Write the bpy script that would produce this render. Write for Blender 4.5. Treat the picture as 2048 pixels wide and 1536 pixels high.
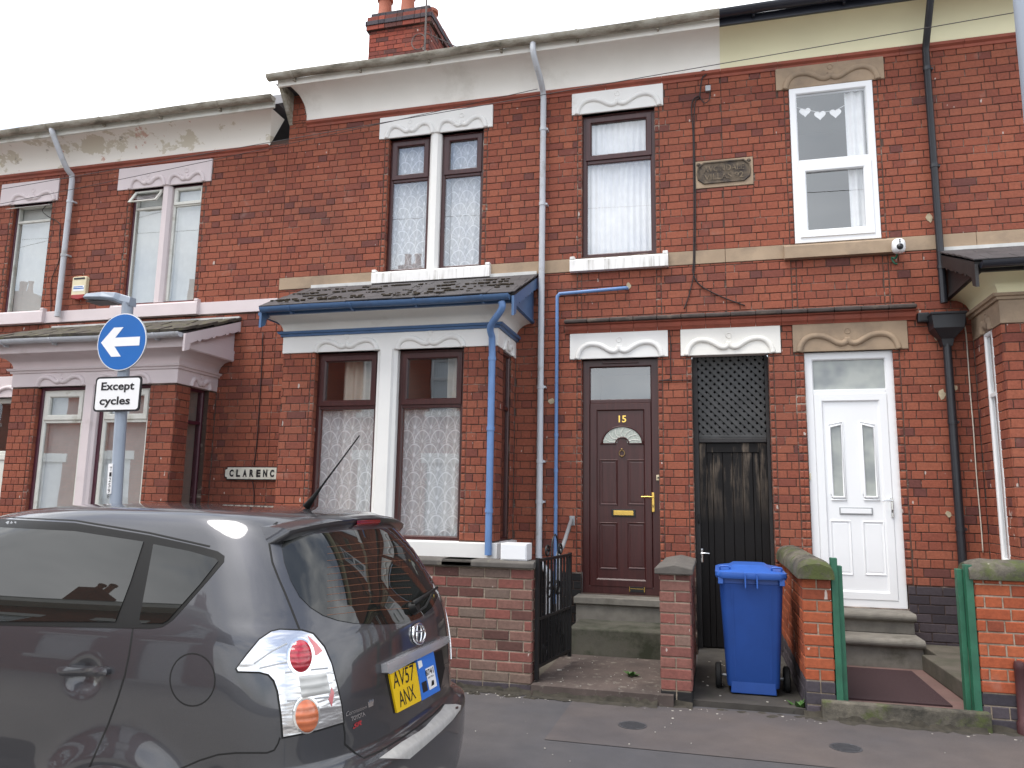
import bpy, bmesh, math, random
from mathutils import Vector, Matrix, geometry
from mathutils.bvhtree import BVHTree
random.seed(7)
PI = math.pi
for o in list(bpy.data.objects): bpy.data.objects.remove(o)
SC = bpy.context.scene
COL = SC.collection

# ------------------------------------------------------------------ camera
CAM = Vector((0.0, -8.5, 1.55))
F = 1523.65                                   # focal length in photo pixels (2048 wide)
YAW, PITCH, ROLL = 0.26114, 0.15270, 0.016136
cy_, sy_, cp_, sp_ = math.cos(YAW), math.sin(YAW), math.cos(PITCH), math.sin(PITCH)
FWD = Vector((-sy_*cp_, cy_*cp_, sp_)); RGT = Vector((cy_, sy_, 0)); UPV = RGT.cross(FWD)
R2 = math.cos(ROLL)*RGT + math.sin(ROLL)*UPV
U2 = -math.sin(ROLL)*RGT + math.cos(ROLL)*UPV
cam_d = bpy.data.cameras.new('camera'); cam = bpy.data.objects.new('camera', cam_d); COL.objects.link(cam)
cam_d.sensor_width = 36; cam_d.lens = 36*F/2048; cam_d.clip_start = 0.05; cam_d.clip_end = 2000
cam.matrix_world = Matrix(((R2.x, U2.x, -FWD.x, CAM.x), (R2.y, U2.y, -FWD.y, CAM.y), (R2.z, U2.z, -FWD.z, CAM.z), (0, 0, 0, 1)))
SC.camera = cam
SC.render.resolution_x, SC.render.resolution_y = 1024, 768

# ------------------------------------------------------------------ world, sun, exposure
SUN_EL, SUN_AZ = math.radians(67), math.radians(222)      # azimuth of the sun, clockwise from +Y
W = bpy.data.worlds.new('World'); SC.world = W; W.use_nodes = True
nt = W.node_tree; nt.nodes.clear()
def wn(t, **k):
    n = nt.nodes.new(t)
    for a, b in k.items(): setattr(n, a, b)
    return n
sky = wn('ShaderNodeTexSky', sky_type='NISHITA', sun_disc=False, sun_elevation=SUN_EL, sun_rotation=SUN_AZ)
tc = wn('ShaderNodeTexCoord')
nz = wn('ShaderNodeTexNoise'); nz.inputs['Scale'].default_value = 1.7; nz.inputs['Detail'].default_value = 7; nz.inputs['Roughness'].default_value = .55
mp = wn('ShaderNodeMapping'); mp.inputs['Location'].default_value = (1.92, 1.46, -6.15); mp.inputs['Scale'].default_value = (1, 1, 2.2)
rp = wn('ShaderNodeValToRGB'); rp.color_ramp.elements[0].position = .4; rp.color_ramp.elements[1].position = .56
rp.color_ramp.elements[0].color = (.2, .2, .2, 1)
mx = wn('ShaderNodeMixRGB')
nz2 = wn('ShaderNodeTexNoise'); nz2.inputs['Scale'].default_value = 3.1; nz2.inputs['Detail'].default_value = 5
rp2 = wn('ShaderNodeValToRGB'); rp2.color_ramp.elements[0].position = .3; rp2.color_ramp.elements[1].position = .7
rp2.color_ramp.elements[0].color = (6.2, 6.4, 6.8, 1); rp2.color_ramp.elements[1].color = (11.2, 11.3, 11.5, 1)
bg = wn('ShaderNodeBackground'); bg.inputs['Strength'].default_value = .1
ou = wn('ShaderNodeOutputWorld')
L = nt.links.new
L(tc.outputs['Generated'], mp.inputs[0]); L(mp.outputs[0], nz.inputs['Vector']); L(nz.outputs[0], rp.inputs[0]); L(rp.outputs[0], mx.inputs[0])
L(mp.outputs[0], nz2.inputs['Vector']); L(nz2.outputs[0], rp2.inputs[0]); L(rp2.outputs[0], mx.inputs[2])
L(sky.outputs[0], mx.inputs[1]); L(mx.outputs[0], bg.inputs[0]); L(bg.outputs[0], ou.inputs[0])
sl = bpy.data.lights.new('sun', 'SUN'); sl.energy = 1.5; sl.angle = math.radians(30); sl.color = (1, .96, .9)
so = bpy.data.objects.new('sun', sl); COL.objects.link(so)
sd = Vector((math.sin(SUN_AZ)*math.cos(SUN_EL), math.cos(SUN_AZ)*math.cos(SUN_EL), math.sin(SUN_EL)))
so.rotation_euler = sd.to_track_quat('Z', 'Y').to_euler(); so.location = (0, -6, 14)
SC.view_settings.view_transform = 'Standard'; SC.view_settings.look = 'None'; SC.view_settings.exposure = 1.25; SC.view_settings.gamma = 1

# ------------------------------------------------------------------ pixels to places
def ray(px, py): return (R2*((px-1024)/F) - U2*((py-768)/F) + FWD)
def onY(px, py, Y=0.):
    d = ray(px, py); return CAM + d*((Y-CAM.y)/d.y)
def onX(px, py, X):
    d = ray(px, py); return CAM + d*((X-CAM.x)/d.x)
def onZ(px, py, Z=0.):
    d = ray(px, py); return CAM + d*((Z-CAM.z)/d.z)
def PX(px, py, Y=0.): return onY(px, py, Y).x
def PZ(px, py, Y=0.): return onY(px, py, Y).z
def proj(v):
    d = Vector(v)-CAM; k = d.dot(FWD)
    return (1024+F*d.dot(R2)/k, 768-F*d.dot(U2)/k, k)

# ------------------------------------------------------------------ objects
ORG = {}
def tag(o, label=None, cat=None, group=None, kind=None):
    if label: o['label'] = label
    if cat: o['category'] = cat
    if group: o['group'] = group
    if kind: o['kind'] = kind
    return o
def thing(name, label, cat, loc=(0, 0, 0), group=None):
    o = bpy.data.objects.new(name, None); COL.objects.link(o); o.location = loc; o.empty_display_size = .2
    ORG[o.name] = Vector(loc); return tag(o, label, cat, group)
class MB:
    def __init__(s): s.v = []; s.f = []; s.r = []; s.cr = .5
    def add(s, vs, fs):
        b = len(s.v); s.v += [tuple(v) for v in vs]; s.f += [tuple(i+b for i in f) for f in fs]; s.r += [s.cr]*len(fs)
        return s
    def box(s, x0, x1, y0, y1, z0, z1):
        return s.add([(x0,y0,z0),(x1,y0,z0),(x1,y1,z0),(x0,y1,z0),(x0,y0,z1),(x1,y0,z1),(x1,y1,z1),(x0,y1,z1)],
                     [(0,3,2,1),(4,5,6,7),(0,1,5,4),(1,2,6,5),(2,3,7,6),(3,0,4,7)])
    def obox(s, c, ax, ay, az):       # oriented box: centre and half axes
        c, ax, ay, az = map(Vector, (c, ax, ay, az))
        P = [c+ax*i+ay*j+az*k for k in (-1, 1) for j in (-1, 1) for i in (-1, 1)]
        return s.add(P, [(0,2,3,1),(4,5,7,6),(0,1,5,4),(1,3,7,5),(3,2,6,7),(2,0,4,6)])
    def prism(s, poly, vec):           # poly: 3-D points, extruded by vec
        n = len(poly); vec = Vector(vec); P = [Vector(p) for p in poly]
        return s.add(P+[p+vec for p in P], [tuple(range(n))[::-1], tuple(range(n, 2*n))]+[(i, (i+1) % n, n+(i+1) % n, n+i) for i in range(n)])
    def tube(s, path, r, seg=10, cap=True):
        P = [Vector(p) for p in path]; n = len(P); rr = r if isinstance(r, (list, tuple)) else [r]*n
        t0 = (P[1]-P[0]).normalized(); u = t0.orthogonal().normalized(); vs = []
        for i in range(n):
            t = ((P[min(i+1, n-1)]-P[i]).normalized()+(P[i]-P[max(i-1, 0)]).normalized())
            t = t.normalized() if t.length > 1e-9 else t0
            u = (u-t*u.dot(t)); u = u.normalized() if u.length > 1e-6 else t.orthogonal().normalized()
            w = t.cross(u)
            vs += [P[i]+(u*math.cos(2*PI*k/seg)+w*math.sin(2*PI*k/seg))*rr[i] for k in range(seg)]
        fs = [(i*seg+k, i*seg+(k+1) % seg, (i+1)*seg+(k+1) % seg, (i+1)*seg+k) for i in range(n-1) for k in range(seg)]
        if cap: fs += [tuple(range(seg))[::-1], tuple(range((n-1)*seg, n*seg))]
        return s.add(vs, fs)
    def grid(s, rows, close=False):    # rows of points
        m = len(rows[0]); vs = [p for r in rows for p in r]
        fs = [(i*m+k, i*m+(k+1) % m, (i+1)*m+(k+1) % m, (i+1)*m+k) for i in range(len(rows)-1) for k in range(m if close else m-1)]
        return s.add(vs, fs)
    def lathe(s, c, prof, seg=16, axis='Z'):
        rows = []
        for r, h in prof:
            row = []
            for k in range(seg):
                a = 2*PI*k/seg; p = (r*math.cos(a), r*math.sin(a), h)
                if axis == 'Y': p = (p[0], p[2], p[1])
                if axis == 'X': p = (p[2], p[0], p[1])
                row.append(Vector(c)+Vector(p))
            rows.append(row)
        return s.grid(rows, True)
    def mesh(s, name, mat):
        me = bpy.data.meshes.new(name); me.from_pydata([tuple(v) for v in s.v], [], s.f); me.materials.append(mat)
        bm = bmesh.new(); bm.from_mesh(me); bmesh.ops.recalc_face_normals(bm, faces=bm.faces); bm.to_mesh(me); bm.free(); return me
    def build(s, name, mat, parent=None, bevel=0, smooth=False, attr=False, seg=2, kind=None, sharp=None):
        me = bpy.data.meshes.new(name)
        off = ORG.get(parent.name, Vector()) if parent else Vector()
        me.from_pydata([(v[0]-off.x, v[1]-off.y, v[2]-off.z) for v in s.v], [], s.f)
        me.materials.append(mat)
        if attr:
            a = me.attributes.new('rnd', 'FLOAT', 'FACE'); a.data.foreach_set('value', s.r)
        bm = bmesh.new(); bm.from_mesh(me); bmesh.ops.recalc_face_normals(bm, faces=bm.faces); bm.to_mesh(me); bm.free()
        if smooth:
            me.polygons.foreach_set('use_smooth', [True]*len(me.polygons))
            if sharp is not None: me.set_sharp_from_angle(angle=math.radians(sharp))
        o = bpy.data.objects.new(name, me); COL.objects.link(o)
        if parent: o.parent = parent; ORG[o.name] = off
        if bevel:
            b = o.modifiers.new('bevel', 'BEVEL'); b.width = bevel; b.segments = seg; b.limit_method = 'ANGLE'; b.angle_limit = math.radians(40)
        if kind: o['kind'] = kind
        return o
def text_mesh(txt, size=1.0, font=None, bold=0.0, shear=0.0, extr=0.0):
    cu = bpy.data.curves.new('lettering', 'FONT'); cu.body = txt; cu.size = size; cu.align_x = 'CENTER'; cu.align_y = 'CENTER'
    cu.offset = bold; cu.shear = shear; cu.extrude = extr; cu.resolution_u = 3
    o = bpy.data.objects.new('lettering', cu); COL.objects.link(o)
    dg = bpy.context.evaluated_depsgraph_get(); me = bpy.data.meshes.new_from_object(o.evaluated_get(dg))
    vs = [v.co.copy() for v in me.vertices]; fs = [tuple(p.vertices) for p in me.polygons]
    bpy.data.objects.remove(o); bpy.data.curves.remove(cu); bpy.data.meshes.remove(me)
    return vs, fs
def lettering(txt, centre, right, up, w, h, mat, parent, bold=0., name='lettering', shear=0., thick=.002):
    vs, fs = text_mesh(txt, 1, bold=bold, shear=shear)
    xs = [v.x for v in vs]; ys = [v.y for v in vs]; cx, cyy = (min(xs)+max(xs))/2, (min(ys)+max(ys))/2
    sx, sy = w/(max(xs)-min(xs)), h/(max(ys)-min(ys)); right, up = Vector(right), Vector(up); n = right.cross(up)
    P = [Vector(centre)+right*((v.x-cx)*sx)+up*((v.y-cyy)*sy) for v in vs]
    m = MB(); m.add([p+n*thick for p in P], fs)
    return m.build(name, mat, parent)

# ------------------------------------------------------------------ materials
def nodes(name):
    m = bpy.data.materials.new(name); m.use_nodes = True; t = m.node_tree
    return m, t, t.nodes['Principled BSDF']
def nn(t, typ, **k):
    n = t.nodes.new(typ)
    for a, b in k.items(): setattr(n, a, b)
    return n
def math_(t, op, a, b=None, c=None):
    n = nn(t, 'ShaderNodeMath', operation=op)
    for i, x in enumerate((a, b, c)):
        if x is None: continue
        if isinstance(x, (int, float)): n.inputs[i].default_value = x
        else: t.links.new(x, n.inputs[i])
    return n.outputs[0]
def noise(t, scale, detail=4, rough=.55, sc=(1, 1, 1), vec=None, off=(0, 0, 0)):
    g = nn(t, 'ShaderNodeNewGeometry'); mpn = nn(t, 'ShaderNodeMapping'); mpn.inputs['Scale'].default_value = sc; mpn.inputs['Location'].default_value = off
    t.links.new(vec or g.outputs['Position'], mpn.inputs[0])
    n = nn(t, 'ShaderNodeTexNoise'); n.inputs['Scale'].default_value = scale; n.inputs['Detail'].default_value = detail; n.inputs['Roughness'].default_value = rough
    t.links.new(mpn.outputs[0], n.inputs['Vector']); return n.outputs[0]
def ramp(t, fac, stops):
    r = nn(t, 'ShaderNodeValToRGB'); e = r.color_ramp.elements
    while len(e) < len(stops): e.new(.5)
    for i, (p, c) in enumerate(stops):
        e[i].position = p; e[i].color = (c[0], c[1], c[2], 1) if isinstance(c, (tuple, list)) else (c, c, c, 1)
    t.links.new(fac, r.inputs[0]); return r.outputs[0]
def mixc(t, fac, a, b, mode='MIX'):
    n = nn(t, 'ShaderNodeMixRGB', blend_type=mode)
    for i, x in ((0, fac), (1, a), (2, b)):
        if isinstance(x, (int, float)): n.inputs[i].default_value = x
        elif isinstance(x, (tuple, list)): n.inputs[i].default_value = (x[0], x[1], x[2], 1)
        else: t.links.new(x, n.inputs[i])
    return n.outputs[0]
def bump(t, b, h, s=.3, d=.01):
    n = nn(t, 'ShaderNodeBump'); n.inputs['Strength'].default_value = s; n.inputs['Distance'].default_value = d
    t.links.new(h, n.inputs['Height']); t.links.new(n.outputs[0], b.inputs['Normal'])
def scale_col(c, k): return tuple(min(1, x*k) for x in c)
def plain(name, c, rough=.5, var=.12, vs=6., metal=0., bs=0., bscale=60, coat=0., spec=.5, dirt=None, dirt_scale=2., dirt_pos=(.55, .75)):
    m, t, b = nodes(name)
    n = noise(t, vs)
    col = ramp(t, n, [(.3, scale_col(c, 1-var)), (.7, scale_col(c, 1+var))])
    if dirt:
        dn = noise(t, dirt_scale, 8, .65)
        col = mixc(t, ramp(t, dn, [(dirt_pos[0], 0), (dirt_pos[1], 1)]), col, dirt)
    t.links.new(col, b.inputs['Base Color'])
    b.inputs['Roughness'].default_value = rough; b.inputs['Metallic'].default_value = metal
    b.inputs['Coat Weight'].default_value = coat; b.inputs['Coat Roughness'].default_value = .04; b.inputs['Specular IOR Level'].default_value = spec
    if bs: bump(t, b, noise(t, bscale, 5, .6), bs, .004)
    return m
def brick_mat(name, stops, grime=.35, specks=True):
    m, t, b = nodes(name)
    a = nn(t, 'ShaderNodeAttribute', attribute_name='rnd')
    col = ramp(t, a.outputs['Fac'], stops)
    fine = noise(t, 38, 6, .7); col = mixc(t, 1, col, ramp(t, fine, [(.25, .68), (.75, 1.22)]), 'MULTIPLY')
    big = noise(t, .9, 6, .6); col = mixc(t, ramp(t, big, [(.45, 0), (.75, grime)]), col, (.085, .045, .037))
    if specks:
        sp = noise(t, 17, 2, .4, (1, 1, .45), off=(5, 3, 1)); spm = ramp(t, sp, [(.725, 0), (.74, .75)])
        col = mixc(t, spm, col, (.55, .5, .45))
        pb = noise(t, 3.2, 3, .6, off=(9, 1, 4)); col = mixc(t, ramp(t, pb, [(.66, 0), (.8, .22)]), col, (.5, .4, .34))
    t.links.new(col, b.inputs['Base Color']); b.inputs['Roughness'].default_value = .82; b.inputs['Specular IOR Level'].default_value = .3
    bump(t, b, fine, .5, .004); return m
M = {}
RED = [(0, (.14, .05, .042)), (.1, (.2, .06, .042)), (.35, (.25, .072, .044)), (.6, (.285, .084, .049)), (.85, (.31, .098, .056)), (1, (.265, .083, .052))]
M['brick'] = brick_mat('house_brick', RED)
M['brick_pink'] = brick_mat('garden_brick', [(0, (.1, .05, .042)), (.25, (.19, .075, .062)), (.5, (.24, .085, .068)), (.7, (.2, .115, .092)), (.85, (.17, .13, .105)), (1, (.24, .11, .085))], .3)
M['brick_orange'] = brick_mat('orange_brick', [(0, (.22, .055, .028)), (.5, (.33, .078, .032)), (1, (.38, .105, .045))], .2)
M['brick_blue'] = brick_mat('blue_brick', [(0, (.035, .032, .04)), (1, (.085, .07, .08))], .2, False)
M['brick_black'] = brick_mat('black_painted_brick', [(0, (.012, .012, .013)), (1, (.022, .02, .02))], .0, False)
def mortar(name, a, b_, lo=.5, hi=.64):
    m, t, b = nodes(name); n = noise(t, 1.6, 5, .75, (1, 1, 3)); col = ramp(t, n, [(lo, a), (hi, b_)])
    col = mixc(t, 1, col, ramp(t, noise(t, 60, 4, .6), [(.3, .75), (.7, 1.15)]), 'MULTIPLY')
    t.links.new(col, b.inputs['Base Color']); b.inputs['Roughness'].default_value = .95; return m
M['mortar'] = mortar('dark_mortar', (.085, .052, .04), (.4, .33, .27), .54, .68)
M['mortar_pale'] = mortar('pale_mortar', (.3, .24, .18), (.45, .38, .3))
M['mortar_black'] = mortar('black_mortar', (.012, .012, .012), (.02, .02, .02))
M['white'] = plain('white_masonry_paint', (.8, .79, .76), .6, .03, 3, bs=.15, dirt=(.42, .38, .3), dirt_scale=1.6, dirt_pos=(.6, .9))
def streaky():
    m, t, b = nodes('streaked_white_sill'); n = noise(t, 26, 4, .6, (1, 1, .06)); n2 = noise(t, 2.2, 4, .6)
    k = math_(t, 'MULTIPLY', ramp(t, n, [(.5, 0), (.68, .75)]), ramp(t, n2, [(.42, .15), (.6, 1)]))
    t.links.new(mixc(t, k, (.8, .79, .77), (.3, .28, .24)), b.inputs['Base Color']); b.inputs['Roughness'].default_value = .6; return m
M['white_sill'] = streaky()
M['cove'] = plain('cove_paint', (.84, .82, .76), .65, .04, 2, bs=.2, dirt=(.45, .41, .33), dirt_scale=1.3, dirt_pos=(.55, .95))
M['cove_cream'] = plain('cream_cove_paint', (.78, .74, .5), .6, .03, 2, bs=.1)
def peeling():
    m, t, b = nodes('peeling_cove_paint')
    n = noise(t, 1.7, 9, .68, (1, 1, 1.4)); n2 = noise(t, 3.3, 8, .7, off=(4, 4, 4))
    col = mixc(t, ramp(t, n, [(.56, 0), (.575, 1)]), (.82, .79, .72), (.62, .57, .46))
    col = mixc(t, ramp(t, n2, [(.63, 0), (.64, 1)]), col, (.6, .4, .32))
    col = mixc(t, ramp(t, noise(t, 1.1, 7, .7, off=(7, 0, 0)), [(.62, 0), (.64, .9)]), col, (.4, .36, .29))
    t.links.new(col, b.inputs['Base Color']); b.inputs['Roughness'].default_value = .75; bump(t, b, n, .4, .006); return m
M['peeling'] = peeling()
M['lilac'] = plain('lilac_masonry_paint', (.66, .58, .58), .6, .04, 3, bs=.15, dirt=(.4, .33, .3), dirt_pos=(.62, .9))
M['stone'] = plain('sandstone', (.36, .265, .18), .85, .14, 3, bs=.4, bscale=90, dirt=(.16, .125, .095), dirt_scale=1.8, dirt_pos=(.48, .8))
M['stone_grey'] = plain('grey_stone_steps', (.165, .152, .13), .9, .18, 9, bs=.5, bscale=120, dirt=(.075, .07, .05), dirt_scale=4)
M['concrete'] = plain('old_concrete', (.092, .08, .063), .92, .2, 5, bs=.6, bscale=70, dirt=(.05, .05, .032), dirt_scale=3, dirt_pos=(.45, .7))
def moss_stone():
    m, t, b = nodes('mossy_coping'); col = ramp(t, noise(t, 14, 5, .65), [(.3, (.085, .075, .058)), (.7, (.16, .14, .11))])
    col = mixc(t, ramp(t, noise(t, 2.6, 7, .7, off=(2, 5, 1)), [(.45, 0), (.62, .9)]), col, (.026, .024, .019))
    col = mixc(t, ramp(t, noise(t, 3.7, 7, .7, off=(8, 1, 3)), [(.5, 0), (.62, .9)]), col, (.065, .08, .02))
    col = mixc(t, ramp(t, noise(t, 16, 3, .5, off=(1, 8, 3)), [(.7, 0), (.74, .8)]), col, (.27, .26, .2))
    t.links.new(col, b.inputs['Base Color']); b.inputs['Roughness'].default_value = .92; bump(t, b, noise(t, 45, 6, .7), .8, .008); return m
M['moss_stone'] = moss_stone()
M['coping'] = plain('grey_coping', (.1, .09, .08), .9, .2, 10, bs=.6, bscale=80, dirt=(.22, .2, .15), dirt_scale=7, dirt_pos=(.6, .75))
M['terracotta'] = plain('terracotta_moulding', (.29, .075, .045), .75, .15, 8, bs=.2, dirt=(.1, .05, .04), dirt_pos=(.5, .8))
M['hood_tile'] = plain('blackened_tile', (.06, .045, .04), .8, .3, 10, bs=.4, dirt=(.16, .12, .09), dirt_scale=6)
def wood_plastic(name, c, rough=.32, grain=.25):
    m, t, b = nodes(name); n = noise(t, 40, 4, .6, (1, 1, .06))
    t.links.new(ramp(t, n, [(.3, scale_col(c, 1-grain)), (.7, scale_col(c, 1+grain))]), b.inputs['Base Color'])
    b.inputs['Roughness'].default_value = rough; bump(t, b, n, .12, .002); return m
M['rosewood'] = wood_plastic('rosewood_upvc', (.052, .014, .013))
M['upvc'] = plain('white_upvc', (.82, .83, .84), .28, .01, 3)
M['upvc_old'] = plain('aged_white_frame', (.68, .68, .62), .4, .06, 6, dirt=(.4, .38, .3), dirt_scale=5)
M['maroon_frame'] = plain('maroon_timber', (.075, .016, .028), .45, .2, 10)
M['blue'] = plain('blue_gloss_paint', (.075, .15, .29), .38, .1, 6, bs=.08, dirt=(.06, .09, .15), dirt_scale=3, dirt_pos=(.55, .8))
M['blue_pipe'] = plain('blue_pipe_paint', (.13, .24, .47), .4, .08, 8, dirt=(.12, .18, .3), dirt_scale=8, dirt_pos=(.6, .8))
M['grey_pipe'] = plain('pale_grey_pipe', (.5, .52, .55), .45, .05, 7, dirt=(.3, .29, .26), dirt_scale=5)
M['black_pipe'] = plain('black_plastic_pipe', (.018, .019, .024), .35, .1, 5)
def gutter_mat():
    m, t, b = nodes('weathered_gutter'); n = noise(t, 3, 9, .7, (1, 3, 3))
    t.links.new(ramp(t, n, [(.35, (.13, .115, .085)), (.5, (.33, .3, .24)), (.62, (.45, .43, .37))]), b.inputs['Base Color']); b.inputs['Roughness'].default_value = .7; return m
M['gutter'] = gutter_mat()
M['gutter_black'] = plain('black_gutter', (.02, .022, .032), .3, .1, 5)
M['slate'] = plain('slate', (.055, .05, .052), .7, .35, 6, bs=.4, bscale=50)
M['slate_moss'] = plain('mossy_tile', (.06, .05, .04), .9, .35, 9, bs=.8, bscale=40, dirt=(.1, .095, .05), dirt_scale=7, dirt_pos=(.5, .65))
M['moss'] = plain('dry_moss', (.035, .026, .016), 1., .4, 40, bs=1, bscale=60)
M['lead'] = plain('lead_flashing', (.55, .55, .53), .6, .15, 5)
M['black_wood'] = plain('black_timber', (.02, .018, .018), .55, .3, 8, bs=.3)
def glass(name, refl=.08, tint=(1, 1, 1), rough=.0):
    m, t, b = nodes(name); t.nodes.remove(b); out = t.nodes['Material Output']
    fr = nn(t, 'ShaderNodeFresnel'); gb = nn(t, 'ShaderNodeNewGeometry'); t.links.new(math_(t, 'SUBTRACT', 1.52, math_(t, 'MULTIPLY', gb.outputs['Backfacing'], .862)), fr.inputs[0])
    fac = math_(t, 'ADD', math_(t, 'MULTIPLY', fr.outputs[0], 1.35), refl)
    gl = nn(t, 'ShaderNodeBsdfGlossy'); gl.inputs['Roughness'].default_value = rough; gl.inputs[0].default_value = (.93, .97, 1, 1)
    wav = nn(t, 'ShaderNodeBump'); wav.inputs['Strength'].default_value = .06; wav.inputs['Distance'].default_value = .01
    t.links.new(noise(t, 1.7, 2), wav.inputs['Height']); t.links.new(wav.outputs[0], gl.inputs['Normal'])
    tr = nn(t, 'ShaderNodeBsdfTransparent'); tr.inputs[0].default_value = tint+(1,)
    mxs = nn(t, 'ShaderNodeMixShader'); t.links.new(fac, mxs.inputs[0]); t.links.new(tr.outputs[0], mxs.inputs[1]); t.links.new(gl.outputs[0], mxs.inputs[2])
    t.links.new(mxs.outputs[0], out.inputs[0]); return m
M['glass'] = glass('window_glass', .1)
M['glass_strong'] = glass('strongly_reflecting_glass', .26)
M['glass_mirror'] = glass('reflective_window_glass', .12)
def obscured():
    m, t, b = nodes('obscured_glass'); b.inputs['Base Color'].default_value = (.34, .36, .35, 1); b.inputs['Roughness'].default_value = .16
    bump(t, b, noise(t, 70, 3, .5), .25, .004)
    t.links.new(ramp(t, noise(t, 4, 2), [(.35, (.26, .28, .28)), (.65, (.42, .44, .41))]), b.inputs['Base Color']); return m
M['obscured'] = obscured()
def cloth(name, c, trans=.35):
    m, t, b = nodes(name); out = t.nodes['Material Output']
    t.links.new(ramp(t, noise(t, 9, 4), [(.3, scale_col(c, .9)), (.7, c)]), b.inputs['Base Color']); b.inputs['Roughness'].default_value = .9
    return m
M['curtain'] = cloth('white_curtain', (.78, .79, .8)); M['blind'] = cloth('vertical_blind_fabric', (.58, .6, .57)); M['drape'] = cloth('beige_drape', (.6, .54, .45))
def lace():
    m, t, b = nodes('lace_net'); out = t.nodes['Material Output']
    g = nn(t, 'ShaderNodeNewGeometry'); s = nn(t, 'ShaderNodeSeparateXYZ'); t.links.new(g.outputs['Position'], s.inputs[0])
    v = math_(t, 'DIVIDE', s.outputs[2], .155); row = math_(t, 'FLOOR', v)
    u = math_(t, 'ADD', math_(t, 'DIVIDE', s.outputs[0], .19), math_(t, 'MULTIPLY', math_(t, 'MODULO', row, 2.), .5))
    uf = math_(t, 'SUBTRACT', math_(t, 'FRACT', u), .5); vf = math_(t, 'FRACT', v)
    rad = math_(t, 'SQRT', math_(t, 'ADD', math_(t, 'POWER', math_(t, 'MULTIPLY', math_(t, 'ABSOLUTE', uf), 1.9), 2.), math_(t, 'POWER', vf, 2.)))
    ang = math_(t, 'ARCTAN2', uf, math_(t, 'ADD', vf, .02))
    rays = math_(t, 'GREATER_THAN', math_(t, 'SINE', math_(t, 'MULTIPLY', ang, 15.)), .3)
    edge = math_(t, 'LESS_THAN', math_(t, 'ABSOLUTE', math_(t, 'SUBTRACT', rad, .93)), .045)
    dia = math_(t, 'LESS_THAN', math_(t, 'ADD', math_(t, 'ABSOLUTE', math_(t, 'MULTIPLY', uf, 2.2)), math_(t, 'ABSOLUTE', math_(t, 'SUBTRACT', vf, .17))), .2)
    pat = math_(t, 'MINIMUM', math_(t, 'ADD', math_(t, 'ADD', math_(t, 'MULTIPLY', rays, .4), edge), dia), 1.)
    op = math_(t, 'ADD', .5, math_(t, 'MULTIPLY', pat, .3))
    b.inputs['Base Color'].default_value = (.8, .82, .83, 1); b.inputs['Roughness'].default_value = .9
    tr = nn(t, 'ShaderNodeBsdfTransparent'); mxs = nn(t, 'ShaderNodeMixShader')
    t.links.new(op, mxs.inputs[0]); t.links.new(tr.outputs[0], mxs.inputs[1]); t.links.new(b.outputs[0], mxs.inputs[2]); t.links.new(mxs.outputs[0], out.inputs[0]); return m
M['lace'] = lace()
M['room'] = plain('room_plaster', (.22, .19, .16), .9, .1, 1)
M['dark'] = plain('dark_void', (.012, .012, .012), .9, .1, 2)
M['brass'] = plain('brass', (.75, .5, .13), .22, .05, 20, metal=1)
M['brass_dull'] = plain('tarnished_brass', (.3, .2, .09), .45, .15, 20, metal=.8)
M['chrome'] = plain('chrome', (.82, .83, .84), .12, .02, 9, metal=1)
M['black'] = plain('black_paint', (.012, .012, .013), .4, .15, 9)
M['iron'] = plain('black_iron_paint', (.01, .01, .011), .45, .2, 12, bs=.2)
M['dark_steel'] = plain('dull_dark_steel', (.12, .1, .09), .5, .1, 9, metal=.4)
M['cable'] = plain('cable_rubber', (.02, .015, .015), .6, .2, 9)
M['cable_white'] = plain('white_cable', (.6, .56, .48), .6, .1, 9)
def old_gate():
    m, t, b = nodes('worn_black_gate'); g = nn(t, 'ShaderNodeNewGeometry'); s = nn(t, 'ShaderNodeSeparateXYZ'); t.links.new(g.outputs['Position'], s.inputs[0])
    n = noise(t, 11, 9, .75, (1, 1, .07)); n2 = noise(t, 2.4, 5, .6)
    h = math_(t, 'MULTIPLY', math_(t, 'SUBTRACT', s.outputs[2], 1.35), 1.1)          # paint is worn on the upper boards
    k = math_(t, 'MULTIPLY', ramp(t, math_(t, 'ADD', n, math_(t, 'MULTIPLY', n2, .35)), [(.63, 0), (.78, 1)]), math_(t, 'MINIMUM', math_(t, 'MAXIMUM', h, 0.), 1.))
    col = mixc(t, k, (.006, .005, .005), (.23, .18, .135)); t.links.new(col, b.inputs['Base Color'])
    b.inputs['Specular IOR Level'].default_value = .25; b.inputs['Roughness'].default_value = .6; bump(t, b, n, .4, .004); return m
M['gate'] = old_gate()
M['lattice'] = plain('grey_black_lattice', (.04, .04, .04), .5, .3, 9)
M['bin'] = plain('blue_bin_plastic', (.017, .068, .29), .42, .06, 9, bs=.06, bscale=200)
M['bin_lid'] = plain('blue_bin_lid_plastic', (.03, .105, .4), .38, .06, 9, bs=.06, bscale=200)
M['rubber'] = plain('rubber', (.012, .012, .012), .8, .2, 9)
M['green'] = plain('green_timber_paint', (.02, .11, .062), .5, .2, 8, bs=.2)
M['darkred'] = plain('dark_red_paint', (.06, .02, .022), .5, .2, 8)
M['grey_steel'] = plain('grey_painted_steel', (.27, .31, .37), .4, .05, 5)
M['galv'] = plain('galvanised_steel', (.33, .34, .35), .45, .1, 12, metal=.4)
M['sign_blue'] = plain('sign_blue', (.01, .125, .42), .35, .04, 3); M['sign_white'] = plain('sign_white', (.82, .82, .82), .4, .02, 3)
M['sign_black'] = plain('sign_black', (.012, .012, .014), .4, .05, 5)
M['cream'] = plain('cream_plastic', (.7, .62, .42), .4, .05, 6); M['red_plastic'] = plain('red_plastic', (.35, .03, .03), .3, .05, 6)
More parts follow.
